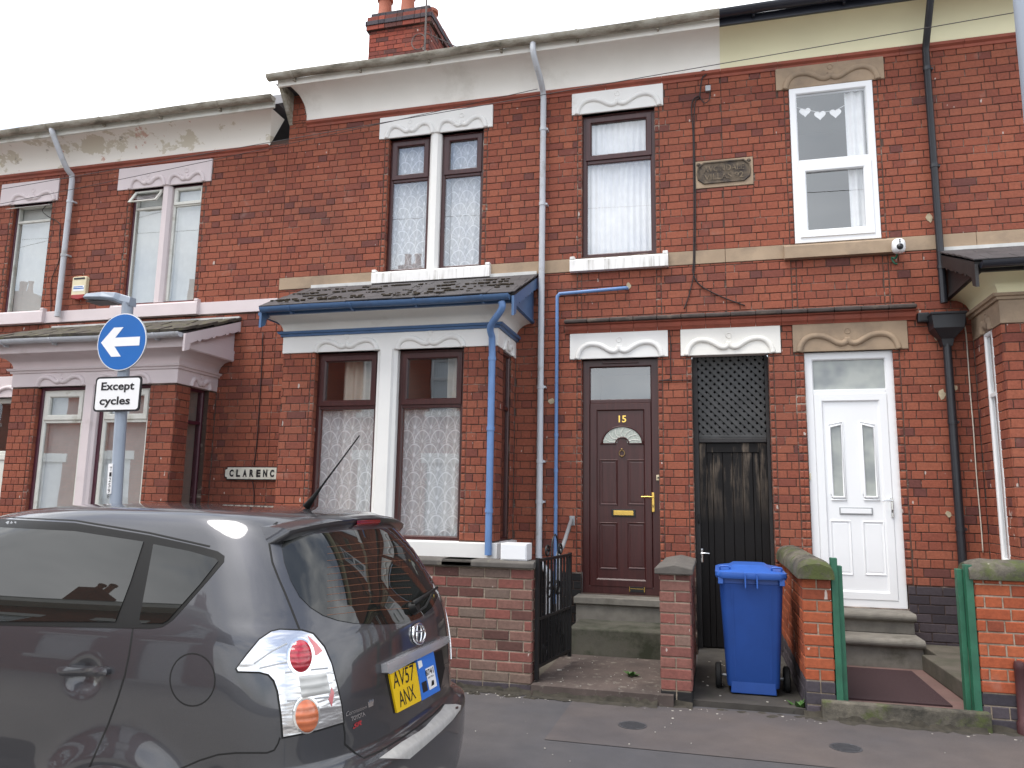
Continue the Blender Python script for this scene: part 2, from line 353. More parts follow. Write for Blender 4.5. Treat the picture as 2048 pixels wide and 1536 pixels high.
M['cast_white'] = plain('cast_sign_white', (.66, .65, .56), .5, .08, 12, dirt=(.3, .27, .2), dirt_scale=14)
M['path'] = plain('worn_red_concrete_path', (.07, .052, .045), .9, .3, 4, bs=.7, bscale=90, dirt=(.2, .18, .15), dirt_scale=14, dirt_pos=(.56, .74))
M['dark_floor'] = plain('dirty_passage_floor', (.042, .037, .032), .95, .35, 5, bs=.6, bscale=60, dirt=(.03, .035, .018), dirt_scale=3)
M['step_dark'] = plain('algae_stained_step', (.085, .08, .062), .9, .25, 7, bs=.6, bscale=90, dirt=(.025, .028, .015), dirt_scale=3.5, dirt_pos=(.42, .6))
M['mat_maroon'] = plain('maroon_mat', (.03, .012, .014), .95, .2, 60, bs=.6, bscale=300)
M['quarry'] = plain('red_paving', (.13, .075, .066), .85, .16, 5, bs=.3, dirt=(.09, .08, .06), dirt_scale=2)
def tarmac(name, c, red=.0):
    m, t, b = nodes(name); n = noise(t, 240, 3, .7); big = noise(t, .7, 5, .6); mid = noise(t, 5, 6, .6)
    col = ramp(t, n, [(.3, scale_col(c, .6)), (.55, c), (.75, scale_col(c, 1.6))])
    col = mixc(t, 1, col, ramp(t, big, [(.35, (.82, .84, .9)), (.65, (1.2, 1.12, 1.06))]), 'MULTIPLY')
    col = mixc(t, 1, col, ramp(t, mid, [(.3, .88), (.7, 1.1)]), 'MULTIPLY')
    sp = noise(t, 30, 2, .4, off=(3, 7, 1)); col = mixc(t, ramp(t, sp, [(.8, 0), (.82, .5)]), col, (.3, .28, .26))
    t.links.new(col, b.inputs['Base Color']); b.inputs['Roughness'].default_value = .88; bump(t, b, n, .5, .004); return m
M['pavement'] = tarmac('pavement_tarmac', (.07, .067, .07)); M['road'] = tarmac('road_tarmac', (.085, .083, .082)); M['patch'] = tarmac('patched_tarmac', (.085, .073, .07))
M['bounce_flags'] = plain('pale_bounce_flags', (.3, .28, .25), .9, .15, 3, bs=.3)  # unseen far pavement, made pale to bounce light up to the eaves coves
M['kerb'] = plain('kerb_stone', (.25, .24, .22), .9, .15, 6, bs=.4)
M['earth_shade'] = plain('soil_grime_and_shade', (.035, .03, .022), 1, .4, 20, bs=1, bscale=60)
M['leaf'] = plain('weed_leaf', (.05, .12, .025), .6, .3, 30); M['litter'] = plain('litter_flecks', (.36, .34, .3), .8, .4, 30)
M['slate_roof'] = plain('main_roof_slate', (.07, .065, .07), .7, .3, 3)
M['pot'] = plain('clay_pot', (.33, .1, .055), .8, .15, 6)

# ------------------------------------------------------------------ brickwork
COURSE, STR = .0872, .2365
HD = STR/2
def rect_sub(r, h):
    x0, x1, z0, z1 = r; a0, a1, b0, b1 = h
    if a0 >= x1 or a1 <= x0 or b0 >= z1 or b1 <= z0: return [r]
    out = []
    if a0 > x0: out.append((x0, a0, z0, z1))
    if a1 < x1: out.append((a1, x1, z0, z1))
    m0, m1 = max(x0, a0), min(x1, a1)
    if b0 > z0: out.append((m0, m1, z0, b0))
    if b1 < z1: out.append((m0, m1, b1, z1))
    return out
def lay(u0, u1, v0, v1, holes=(), bond='double', course=COURSE, st=STR, joint=.008, phase=0, vbase=0.):
    """list of brick rectangles (u0,u1,v0,v1) laid in courses, cut round holes"""
    out = []; hd = st/2
    r = math.floor((v0-vbase)/course)
    while vbase+r*course < v1:
        a, b = vbase+r*course, vbase+(r+1)*course
        if bond == 'double': seq, per, off = [st, hd, hd], 2*st, (0, 1.36, .12, 1.3)[r % 4]*st
        elif bond == 'pier': seq, per, off = ([u1-u0] if r % 2 else [(u1-u0)/2]*2), u1-u0, 0.
        elif bond == 'flemish': seq, per, off = [st, hd], 1.5*st, (r % 2)*.75*st
        else: seq, per, off = [st], st, (r % 2)*hd
        u = (math.floor((u0-phase)/per)*per+phase-off+random.uniform(-.006, .006)) if bond != 'pier' else u0; i = 0
        while u < u1:
            w = seq[i % len(seq)]; i += 1
            pcs = [(max(u, u0), min(u+w, u1), max(a, v0), min(b, v1))]; u += w
            if pcs[0][1]-pcs[0][0] < .012 or pcs[0][3]-pcs[0][2] < .02: continue
            for h in holes:
                pcs = [q for p in pcs for q in rect_sub(p, h)]
            for q in pcs:
                if q[1]-q[0] > .022 and q[3]-q[2] > .02: out.append((q[0]+joint/2, q[1]-joint/2, q[2]+joint/2, q[3]-joint/2))
        r += 1
    return out
def brick_verts(w, h, d, ch=.004, jit=None):
    j = jit or (lambda k: 0.)
    a, b = w/2, h/2
    fr = [(-a+ch, -b+ch), (a-ch, -b+ch), (a-ch, b-ch), (-a+ch, b-ch)]; ed = [(-a, -b), (a, -b), (a, b), (-a, b)]
    vs = [(p[0]+j(.0015), p[1]+j(.0015), 0.) for p in fr]+[(p[0]+j(.001), p[1]+j(.001), -ch*.8) for p in ed]+[(p[0], p[1], -d) for p in ed]
    fs = [(0, 1, 2, 3)]+[(4+i, 4+(i+1) % 4, (i+1) % 4, i) for i in range(4)]+[(8+i, 8+(i+1) % 4, 4+(i+1) % 4, 4+i) for i in range(4)]
    return vs, fs
BRICK_CACHE = {}
def brickwork(parent, rects, frame, mat, depth=.014, limit=0, name='brick', rest='brickwork', ch=.004, jit=.0022):
    """frame(u,v,w)->world; the 'limit' largest in the picture become objects of their own"""
    sc = []
    if limit:
        for i, r in enumerate(rects):
            c = frame((r[0]+r[1])/2, (r[2]+r[3])/2, 0); p = proj(c)
            if p[2] > .3 and -10 < p[0] < 2058 and -10 < p[1] < 1546: sc.append(((r[1]-r[0])*(r[3]-r[2])/p[2]**2, i))
        sc.sort(reverse=True)
    own = set(i for _, i in sc[:limit]); m = MB()
    j = lambda k: random.uniform(-k, k)
    for i, r in enumerate(rects):
        w, h = r[1]-r[0], r[3]-r[2]; cu, cv = (r[0]+r[1])/2, (r[2]+r[3])/2; out = random.uniform(-jit, jit)
        rn = min(1, max(0, random.betavariate(2.2, 1.8)))
        if random.random() < .055: rn = random.uniform(0, .1)
        if i in own:
            fx = frame(1, 0, 0)-frame(0, 0, 0); key = (mat.name, round(w, 3), round(h, 3), int(rn*14), round(depth, 3), tuple(round(q, 2) for q in fx), tuple(round(q, 2) for q in frame(0, 0, 1)-frame(0, 0, 0)))
            if key not in BRICK_CACHE:
                vs, fs = brick_verts(w, h, depth, ch, j); o0 = frame(0, 0, 0)
                me = bpy.data.meshes.new(name); me.from_pydata([tuple(frame(*v)-o0) for v in vs], [], fs); me.materials.append(mat)
                a = me.attributes.new('rnd', 'FLOAT', 'FACE'); a.data.foreach_set('value', [rn]*len(fs))
                bm = bmesh.new(); bm.from_mesh(me); bmesh.ops.recalc_face_normals(bm, faces=bm.faces)
                n = frame(0, 0, 1)-o0
                bm.faces.ensure_lookup_table()
                if bm.faces[0].normal.dot(n) < 0: bmesh.ops.reverse_faces(bm, faces=bm.faces)
                bm.to_mesh(me); bm.free(); BRICK_CACHE[key] = me
            o = bpy.data.objects.new(name, BRICK_CACHE[key]); COL.objects.link(o); o.parent = parent
            o.location = frame(cu, cv, out)-ORG.get(parent.name, Vector())
        else:
            vs, fs = brick_verts(w, h, depth, ch, j); m.cr = rn
            m.add([frame(cu+v[0], cv+v[1], out+v[2]) for v in vs], fs)
    if m.v:
        o = m.build(rest, mat, parent, attr=True); o['kind'] = 'stuff'
        if len(rects)-len(own) < 40 and not limit: pass
    return
def F_front(Y): return lambda u, v, w: Vector((u, Y-w, v))
def F_right(X): return lambda u, v, w: Vector((X+w, u, v))       # faces +X, u runs along Y
def F_left(X): return lambda u, v, w: Vector((X-w, u, v))
def F_top(Z): return lambda u, v, w: Vector((u, v, Z+w))
def wall_sheet(m, u0, u1, v0, v1, holes, frame, w=-.008, reveal=.13):
    us = sorted(set([u0, u1]+[min(max(x, u0), u1) for h in holes for x in h[:2]])); vs = sorted(set([v0, v1]+[min(max(x, v0), v1) for h in holes for x in h[2:4]]))
    for a, b in zip(us, us[1:]):
        for c, d in zip(vs, vs[1:]):
            mu, mv = (a+b)/2, (c+d)/2
            if any(h[0] < mu < h[1] and h[2] < mv < h[3] for h in holes): continue
            m.add([frame(a, c, w), frame(b, c, w), frame(b, d, w), frame(a, d, w)], [(0, 1, 2, 3)])
    for h in holes:
        if len(h) > 4 and not h[4]: continue
        q = [(h[0]-.012, h[2]-.0), (h[1]+.012, h[2]-.0), (h[1]+.012, h[3]), (h[0]-.012, h[3])]
        for i in range(4):
            p, r = q[i], q[(i+1) % 4]
            m.add([frame(p[0], p[1], w), frame(r[0], r[1], w), frame(r[0], r[1], w-reveal), frame(p[0], p[1], w-reveal)], [(0, 1, 2, 3)])
BW = .055
def bullnose(opening, course=COURSE, bottom=None, sides=(1, 1)):
    """narrow rounded bricks stacked beside an opening"""
    x0, x1, z0, z1 = opening; out = []; hs = []
    z0 = bottom if bottom is not None else z0
    for s, (a, b) in ((sides[0], (x0-BW, x0)), (sides[1], (x1, x1+BW))):
        if not s: continue
        hs.append((a, b, z0, z1)); r = math.floor(z0/course)
        while r*course < z1:
            c, d = max(r*course, z0), min((r+1)*course, z1); r += 1
            if d-c > .02: out.append((a+.002, b-.002, c+.003, d-.003))
    return out, hs

# ------------------------------------------------------------------ house parts
OGEE = [(0, 0), (.012, .3), (.035, .58), (.075, .83), (.13, .97), (.19, 1.), (.26, .93), (.33, .74), (.385, .54), (.43, .46), (.465, .5), (.488, .62), (.5, .8)]
def smooth_path(pts, n=4):
    P = [Vector(p) for p in pts]; out = []
    for i in range(len(P)-1):
        a, b, c, d = P[max(i-1, 0)], P[i], P[i+1], P[min(i+2, len(P)-1)]
        for k in range(n):
            t = k/n; out.append(.5*((2*b)+(c-a)*t+(2*a-5*b+4*c-d)*t*t+(3*b-a-3*c+d)*t**3))
    return out+[P[-1]]
def ogee(fr, u0, u1, v0, h, mat, parent, r=.03):
    m = MB(); w = u1-u0
    for s in (1, -1):
        pts = [fr((u0+w*p[0]) if s > 0 else (u1-w*p[0]), v0+h*p[1], -.007) for p in smooth_path([Vector((a, b, 0)) for a, b in OGEE], 3)]
        m.tube(pts, r*1.15, 8)
    c = [fr(u0+w/2+.028*math.cos(a*PI/8), v0+h*.8+.075+.028*math.sin(a*PI/8), .0) for a in range(17)]
    m.tube(c, .006, 6, cap=False)
    return m.build('moulding', mat, parent, smooth=True)
def lintel(parent, fr, u0, u1, v0, v1, arches, mat, proud=.014, h=None, thick=.11):
    m = MB(); P = [fr(u, v, w) for u in (u0, u1) for v in (v0, v1) for w in (proud, -thick)]
    m.add(P, [(0, 2, 6, 4), (1, 5, 7, 3), (0, 4, 5, 1), (2, 3, 7, 6), (0, 1, 3, 2), (4, 6, 7, 5)])
    o = m.build('lintel', mat, parent, bevel=.006)
    fr2 = lambda u, v, w: fr(u, v, w+proud)
    for a, b in arches: ogee(fr2, a, b, v0+.0, h or (v1-v0)*.52, mat, o)
    return o
def frame_bars(m, fr, u0, u1, v0, v1, t, w0, w1, chamf=.012):
    """mitred rectangular frame with a chamfered inner edge"""
    lo = lambda k, w: [fr(u0+k, v0+k, w), fr(u1-k, v0+k, w), fr(u1-k, v1-k, w), fr(u0+k, v1-k, w)]
    m.grid([lo(0, w1), lo(0, w0-.004), lo(.004, w0), lo(t-chamf, w0), lo(t, w0-chamf), lo(t, w1)], True)
def curtain_mesh(fr, u0, u1, v0, v1, w, amp=.014, wl=.085, seed=0):
    m = MB(); rnd = random.Random(seed); n = max(12, int((u1-u0)/.012)); ph = rnd.uniform(0, 6)
    rows = []
    for j in range(5):
        v = v0+(v1-v0)*j/4
        rows.append([fr(u0+(u1-u0)*i/n, v, w+amp*math.sin(6.283*(u0+(u1-u0)*i/n)/wl+ph+.5*math.sin(5*u0+i*.07))*(1-.25*j/4)+.006*math.sin(i*.23+seed)) for i in range(n+1)])
    return m.grid(rows)
def room(parent, fr, u0, u1, v0, v1, w=-.16, depth=1.6, mat=None, grow=.25):
    m = MB(); a = [(u0-grow, v0-grow), (u1+grow, v0-grow), (u1+grow, v1+grow), (u0-grow, v1+grow)]
    F0 = [fr(p[0], p[1], w) for p in a]; B0 = [fr(p[0], p[1], w-depth) for p in a]
    m.add(F0+B0, [(4, 5, 6, 7)]+[(i, (i+1) % 4, 4+(i+1) % 4, 4+i) for i in range(4)])
    return m.build('room', mat or M['room'], parent)
def window(parent, fr, u0, u1, v0, v1, w, mat, split=None, sash=None, t=.05, curtain='lace', glassm=None, vent=False, open_top=False, seed=0, st=.05, name='window', fdepth=.07, curt_w=.1, rm=True, half=None):
    m = MB(); frame_bars(m, fr, u0, u1, v0, v1, t, w, w-fdepth)
    o = m.build(name, mat, parent, smooth=True, sharp=25)
    if split is not None:
        mt = MB(); a, b = split-t*.55, split+t*.55
        q = [fr(u0+t-.002, a, w-.02), fr(u1-t+.002, a, w-.02), fr(u1-t+.002, b, w-.02), fr(u0+t-.002, b, w-.02)]
        mt.prism([fr(u0+t-.003, a, w-.003), fr(u1-t+.003, a, w-.003), fr(u1-t+.003, b, w-.003), fr(u0+t-.003, b, w-.003)], fr(0, 0, -fdepth)-fr(0, 0, -.006))
        mt.build('transom', mat, o, bevel=.006)
        lights = [(u0+t, u1-t, v0+t, a), (u0+t, u1-t, b, v1-t)]
    else: lights = [(u0+t, u1-t, v0+t, v1-t)]
    g = glassm or M['glass']
    for i, l in enumerate(lights):
        is_s = (sash == 'top' and i == 1) or (sash == 'bottom' and i == 0)
        if is_s and open_top:
            # top-hung vent swung outward about its top edge
            H = l[3]-l[2]+.03; ang = math.radians(open_top); z1 = l[3]+.015
            fo = lambda u, v, ww, H=H, z1=z1: fr(u, z1-(z1-v)*math.cos(ang)+0*ww, w+.02+(z1-v)*math.sin(ang)+ww*math.cos(ang))
            ms = MB(); frame_bars(ms, fo, l[0]-.015, l[1]+.015, z1-H, z1, st, .012, -.03); s = ms.build('vent_sash', mat, o, smooth=True, sharp=25)
            mg = MB(); mg.prism([fo(l[0]+st-.02, z1-H+st-.005, -.008), fo(l[1]-st+.02, z1-H+st-.005, -.008), fo(l[1]-st+.02, z1-st+.005, -.008), fo(l[0]+st-.02, z1-st+.005, -.008)], fo(0, 0, -.012)-fo(0, 0, -.008)); mg.build('pane', g, o)
            continue
        if is_s:
            ms = MB(); frame_bars(ms, fr, l[0]-.018, l[1]+.018, l[2]-.018, l[3]+.018, st+.018, w+.014, w-.03); ms.build('vent_sash', mat, o, smooth=True, sharp=25)
            l = (l[0]+st, l[1]-st, l[2]+st, l[3]-st)
        mg = MB(); q = [fr(l[0]-.004, l[2]-.004, w-.022), fr(l[1]+.004, l[2]-.004, w-.022), fr(l[1]+.004, l[3]+.004, w-.022), fr(l[0]-.004, l[3]+.004, w-.022)]
        mg.add(q, [(0, 1, 2, 3)]); mg.build('pane', g, o)
    if vent:
        mv = MB(); c0, c1 = u0+(u1-u0)*.28, u1-(u1-u0)*.25
        mv.prism([fr(c0, v1-.022, w-.002), fr(c1, v1-.022, w-.002), fr(c1, v1-.006, w-.002), fr(c0, v1-.006, w-.002)], fr(0, 0, .016)-fr(0, 0, 0)); mv.build('trickle_vent', mat, o, bevel=.003)
    def cur(a0, a1, b0, b1, mat_, amp, wl, ww):
        curtain_mesh(fr, a0, a1, b0, b1, ww, amp, wl, seed).build('curtain', mat_, o, smooth=True)
    if curtain == 'lace': cur(u0+t*.4, u1-t*.4, v0+t*.5, (half or v1-t*.5), M['lace'], .012, .13, w-curt_w)
    elif curtain == 'white': cur(u0+t*.4, u1-t*.4, v0+t*.5, (half or v1-t*.5), M['curtain'], .016, .07, w-curt_w)
    elif curtain == 'blind':
        n = max(2, int((u1-u0-t)/.075)); mb = MB()
        for i in range(n):
            c = u0+t*.6+(u1-u0-1.2*t)*(i+.5)/n; hw = (u1-u0-1.2*t)/n*.492
            mb.prism([fr(c-hw, v0+t*.5, w-curt_w+.012), fr(c+hw, v0+t*.5, w-curt_w-.014), fr(c+hw, v1-t*.5, w-curt_w-.014), fr(c-hw, v1-t*.5, w-curt_w+.012)], fr(0, 0, -.0012)-fr(0, 0, 0))
        mb.build('blind', M['blind'], o)
    elif curtain == 'side': cur(u1-t-.2, u1-t, v0+t, v1-t, M['curtain'], .02, .09, w-curt_w)
    if rm: room(o, fr, u0, u1, v0, v1, w-fdepth-.02)
    return o
def ringloft(m, X0, X1, d, prof, Yb=0.02):
    rows = []
    for o, z in prof: rows.append([(X0-o, Yb, z), (X0-o, -d-o, z), (X1+o, -d-o, z), (X1+o, Yb, z)])
    return m.grid(rows)
def downpipe(parent, pts, r, mat, collars=(), name='downpipe', brack=True):
    m = MB(); m.tube(pts, r, 14); o = m.build(name, mat, parent, smooth=True, sharp=50)
    for z, x, y in collars:
        mc = MB(); mc.tube([(x, y, z-.02), (x, y, z+.02)], r*1.16, 14); mc.build('collar', mat, o, smooth=True, sharp=50)
        if brack:
            mb = MB(); mb.box(x+r*.8, x+r*.8+.03, y-.004, .0, z-.012, z+.012); mb.build('bracket', mat, o, bevel=.003)
    return o
def slates(parent, X0, X1, ytop, ztop, ybot, zbot, rows, wid, mat, th=.011, over=1.9, jitter=1.):
    L_ = math.hypot(ytop-ybot, ztop-zbot); n = Vector((0, -(ztop-zbot)/L_, 0)); t = Vector((0, (ybot-ytop)/L_, (zbot-ztop)/L_)); nrm = Vector((0, t.z, -t.y))
    if nrm.z < 0: nrm = -nrm
    m = MB(); m.prism([(X0+.01, ytop, ztop-.012), (X1-.01, ytop, ztop-.012), (X1-.01, ybot+.02, zbot-.012+.01), (X0+.01, ybot+.02, zbot+.01-.012)], nrm*-.03)
    rf = m.build('roof', M['black_wood'], parent)
    ex = L_/rows; cache = {}
    for r in range(rows):
        x = X0-(wid/2 if r % 2 else 0)
        while x < X1-.01:
            a, b = max(x, X0), min(x+wid, X1); x += wid
            if b-a < .03: continue
            w = b-a-.005; key = (round(w, 3), random.randrange(4))
            if key not in cache:
                ms = MB(); ln = ex*1.35
                c0 = Vector((0, 0, 0)); ax = Vector((w/2, 0, 0)); ay = t*(ln/2); az = nrm*(th/2)
                ms.obox(c0, ax, ay, az); cache[key] = ms.mesh('slate', mat)
            o = bpy.data.objects.new('slate', cache[key]); COL.objects.link(o); o.parent = rf
            s = ex*(r+1)-ex*1.35/2
            c = Vector(((a+b)/2, ytop, ztop))+t*(s+random.uniform(-.006, .006)*jitter)+nrm*(.016+random.uniform(0, .006)*jitter)
            o.location = c-ORG.get(parent.name, Vector()); tilt = .045
            o.rotation_euler = (tilt+random.uniform(-.01, .01)*jitter, random.uniform(-.006, .006)*jitter, 0)
    return rf, t, nrm
def half_gutter(parent, X0, X1, Y, Z, r, mat, brackets=.9, bmat=None, ends=True, name='gutter'):
    m = MB(); prof = [(math.cos(PI+PI*k/10)*r, math.sin(PI+PI*k/10)*r) for k in range(11)]
    prof = [(p[0], p[1]) for p in prof]+[(p[0]*.9, p[1]*.9) for p in prof[::-1]]
    n = max(2, int((X1-X0)/.5)); rows = []
    for i in range(n+1):
        x = X0+(X1-X0)*i/n; s = .006*math.sin(i*1.3)
        rows.append([(x, Y+p[0], Z+p[1]+s) for p in prof])
    m.grid(rows, True)
    if ends:
        for x, w in ((X0, .004), (X1, -.004)): m.prism([(x, Y+p[0], Z+p[1]) for p in prof[:11]], (w, 0, 0))
    o = m.build(name, mat, parent, smooth=True, sharp=40)
    k = X0+.35
    while brackets and k < X1-.1:
        mb = MB(); pr = [(math.cos(PI+PI*q/10)*r*1.1, math.sin(PI+PI*q/10)*r*1.1) for q in range(11)]
        pr2 = pr+[(p[0]*.92, p[1]*.92) for p in pr[::-1]]
        mb.prism([(k, Y+p[0], Z+p[1]) for p in pr2], (.03, 0, 0)); mb.box(k+.004, k+.026, Y+r*.2, Y+r+.02, Z-r*1.35, Z-r*.7); mb.build('bracket', bmat or mat, o); k += brackets
    return o

def bay(house, X0, X1, d, zs, zl0, zl1, openings, ret, mats, roof, wmat, win_w=-.1, base=0., limit_src=None, curtain='lace', mull=.1, upper=(.2, .1), seed=0, ret_sides=('R',), split=.72, sash='top', glassm=None, gutter=True, half=None, phase=0):
    """square bay: piers, lintel, moulding, cove, roof. openings: [(x0,x1)] of the front; ret: (y0,y1) of return window"""
    pm, cm, fm, sm = mats['paint'], mats['cove'], mats['trim'], mats['slate']
    Yf = -d; ff = F_front(Yf); fR, fL = F_right(X1), F_left(X0)
    b = MB()
    fh = [(openings[0][0], openings[-1][1], zs, zl0)]
    wall_sheet(b, X0, X1, base, zl1, fh, ff)
    rh = [(ret[0], ret[1], zs, zl0)] if ret else []
    wall_sheet(b, Yf, 0.02, base, zl1, rh if 'R' in ret_sides else [], fR); wall_sheet(b, Yf, 0.02, base, zl1, rh if 'L' in ret_sides else [], fL)
    bo = b.build('bay', M['mortar'], house)
    bn, hs = bullnose((openings[0][0], openings[-1][1], zs, zl0))
    rects = lay(X0, X1, base, zl0, fh+hs+[(X0, X1, zs-.16, zs)], phase=phase)
    brickwork(bo, rects, ff, M['brick']); brickwork(bo, bn, ff, M['brick'], depth=.1, rest='reveal_bricks', ch=.012)
    for s, fx in (('R', fR), ('L', fL)):
        h2 = rh if s in ret_sides else []
        brickwork(bo, lay(Yf+.0, 0.0, base, zl0, h2+[(Yf, 0, zs-.16, zs)], phase=phase+.06), fx, M['brick'])
    # painted lintel band
    lintel(bo, ff, X0-.008, X1+.008, zl0, zl1, openings, pm, h=.12)
    for s, fx in (('R', fR), ('L', fL)):
        lintel(bo, fx, Yf+.001, .01, zl0-.001, zl1-.001, [ret] if ret and s in ret_sides else [], pm, h=.1, proud=.0075)
    # sill
    m = MB(); ringloft(m, X0, X1, d, [(.0, zs-.16), (.045, zs-.16), (.05, zs-.005), (.03, zs), (-.12, zs+.006)]); m.build('sill', mats['sill'], bo, bevel=.004)
    # mullions
    for (a0, a1), (b0, b1) in zip(openings, openings[1:]):
        m = MB(); c = (a1+b0)/2; w = (b0-a1)/2
        pr = [(-w, -.12), (-w, -.02), (-w*.72, .0), (-w*.55, .028), (w*.55, .028), (w*.72, .0), (w, -.02), (w, -.12)]
        m.prism([ff(c+p[0], zs, p[1]) for p in pr], (0, 0, zl0-zs)); m.build('mullion', pm, bo, bevel=.003)
    for i, (a, c) in enumerate(openings):
        if mats.get('outer'):
            m = MB(); frame_bars(m, ff, a-.002, c+.002, zs, zl0+.002, .045, win_w+.02, win_w-.08); m.build('outer_frame', mats['outer'], bo); a, c = a+.035, c-.035
        window(bo, ff, a, c, zs, zl0-(.03 if mats.get('outer') else 0), win_w, wmat, split=zs+(zl0-zs)*split, sash=sash, curtain=curtain, vent=mats.get('vent', False), seed=seed+i, glassm=glassm, half=half)
    if ret:
        for s, fx in (('R', fR), ('L', fL)):
            if s in ret_sides: window(bo, fx, ret[0], ret[1], zs, zl0, mats.get('retdepth', -.07), mats.get('retw', wmat), split=zs+(zl0-zs)*split, curtain=None, seed=seed+9, rm=False, t=.04, st=.03)
    # moulding, cove, soffit and fascia
    zm = zl1
    m = MB(); ringloft(m, X0, X1, d, [(.0, zm-.002), (.03, zm), (.035, zm+.025), (.055, zm+.03), (.065, zm+.055), (.035, zm+.062), (.0, zm+.066)]); m.build('string_moulding', mats['mould'], bo, smooth=True, sharp=30)
    co = [(.012, zm+.06)]+[(.012+.2*(1-math.cos(k*PI/16)), zm+.07+.15*math.sin(k*PI/16)) for k in range(9)]
    m = MB(); ringloft(m, X0, X1, d, co); m.build('cove', cm, bo, smooth=True, sharp=60)
    oz, ov = roof['eave_z'], .212
    m = MB(); ringloft(m, X0, X1, d, [(ov-.03, zm+.218), (ov+.012, zm+.218), (ov+.012, oz-.012), (ov-.03, oz-.012)]); m.build('fascia', fm, bo, bevel=.004)
    ye, RX0, RX1 = roof['eave_y'], roof['x0'], roof['x1']
    rf, t, nr = slates(bo, RX0, RX1, .0, roof['top_z'], ye, oz+.02, roof['rows'], roof['wid'], sm, th=roof.get('th', .011), jitter=roof.get('jit', 1))
    m = MB(); m.box(RX0+.02, RX1-.02, -.03, .004, roof['top_z']+.005, roof['top_z']+.055); m.build('flashing', M['lead'], bo)
    # gables: cheek panel and scalloped bargeboard
    for sgn, xb, xg in ((1, RX1, X1+ov), (-1, RX0, X0-ov)):
        zb = zm+.21
        m = MB(); yy = -d-ov
        zr = lambda y: roof['top_z']+(oz-roof['top_z'])*(y/ye)-.03
        m.prism([(xg-sgn*.0, .0, zb), (xg, yy, zb), (xg, yy, zr(yy)), (xg, 0, zr(0))], (sgn*-.02, 0, 0)); m.build('gable_panel', fm, bo)
        m = MB(); low = []; K = 60
        for k in range(K+1):
            y = ye*.99*k/K; s = (k/K*4) % 1
            dz = .085+.03*abs(math.sin(PI*s))*(1 if .12 < s < .88 else .0)-(.0 if .12 < s < .88 else -.035)
            if k > K*.9: dz = .19
            low.append((y, zr(y)-dz))
        up = [(ye*.99*k/K, zr(ye*.99*k/K)+.018) for k in range(K, -1, -1)]
        m.prism([(xb-sgn*.035, y, z) for y, z in low+up], (sgn*.028, 0, 0)); m.build('bargeboard', mats['barge'], bo)
    if gutter:
        half_gutter(bo, RX0+.05, RX1-.05, ye-.02, oz-.0, .055, mats['gutter'], .75)
    return bo, t, nr
def main_roof(house, X0, X1, z):
    m = MB(); m.prism([(X0, -.3, z), (X0, 3.7, z+2.68), (X0, 7.8, z)], (X1-X0, 0, 0)); return m.build('roof', M['slate_roof'], house)
def cove_run(house, X0, X1, z0, z1, proj_, mat, ret_left=False, ret_right=False, name='eaves_cove', splay=0.):
    m = MB(); prof = [(0, z0-.002), (.015, z0-.002)]
    prof += [(.015+(proj_-.015)*(1-math.cos(k*PI/20))**.9, z0+.06+(z1-z0-.06)*math.sin(k*PI/20)) for k in range(11)]
    rows = [[(X0-(splay*o/proj_ if ret_left else 0), -o, z), (X1+(splay*o/proj_ if ret_right else 0), -o, z)] for o, z in prof]
    m.grid(rows)
    for e, on in ((0, ret_left), (1, ret_right)):
        m.add([r[e] for r in rows]+[(rows[-1][e][0], .0, z1), (rows[0][e][0], 0.0, z0)], [tuple(range(len(rows)+2))])
    return m.build(name, mat, house, smooth=True, sharp=50)

# ================================================================== HOUSES
XJ, XB = -5.43, .165                     # party lines 13|15 and 15|17
ZTOP_B, ZTOP_A = 6.52, 6.25              # top of brick facade (foot of the cove)
FR = F_front(0)
HA = thing('terraced_house', 'left red brick terraced house with lilac trim and peeling cove beside the name plate', 'house', (-8, 0, 0), 'red brick terraced houses in the row')
HB = thing('terraced_house', 'middle red brick terraced house with maroon door number 15 and blue bay trim', 'house', (-2.6, 0, 0), 'red brick terraced houses in the row')
HC = thing('terraced_house', 'right red brick terraced house with white door and cream eaves cove', 'house', (2.5, 0, 0), 'red brick terraced houses in the row')

def rectpx(l, r, t, b, Y=0.):            # pixel mid-points of the four edges -> metres
    return (PX(*l, Y), PX(*r, Y), PZ(*b, Y), PZ(*t, Y))
# openings
W15D = rectpx((773, 405), (964, 390), (870, 267), (860, 538), .0)
W15S = rectpx((1164, 370), (1310, 360), (1237, 221), (1237, 510), .0)
D15 = rectpx((1163, 950), (1318, 950), (1240, 721), (1240, 1190), .0)
GATE = rectpx((1387, 900), (1543, 900), (1463, 712), (1467, 1306), .0)
W17 = rectpx((1584, 333), (1753, 318), (1660, 170), (1677, 482), .0)
D17 = rectpx((1618, 930), (1801, 930), (1700, 706), (1720, 1218), .0)
W13S = rectpx((15, 520), (92, 510), (65, 406), (40, 625), .0)
W13D = rectpx((254, 490), (395, 483), (330, 372), (316, 605), .0)
GATE = (GATE[0], GATE[1], .04, GATE[3])
zD = D15[2]; D17 = (D17[0], D17[1], D17[2], D17[3])
BAY15 = dict(X0=-4.83, X1=-2.235, d=.76); BAY13 = dict(X0=PX(25, 775, -.76), X1=PX(353, 780, -.76), d=.76)
BAY17 = dict(X0=2.56, X1=5.1, d=.78)
PLAQ = rectpx((1389, 350), (1507, 345), (1448, 318), (1448, 374))
BANDB = (4.214, 4.372); BANDA = (3.94, 4.105)
LB = (PX(1140, 690), PX(1336, 690), PZ(1140, 720), PZ(1140, 660))
LG = (PX(1361, 680), PX(1561, 680), PZ(1361, 712), PZ(1361, 652))
LC = (PX(1585, 670), PX(1815, 670), PZ(1585, 705), PZ(1585, 642))
UB = (PX(760, 255), PX(986, 230), PZ(760, 272), PZ(760, 237))
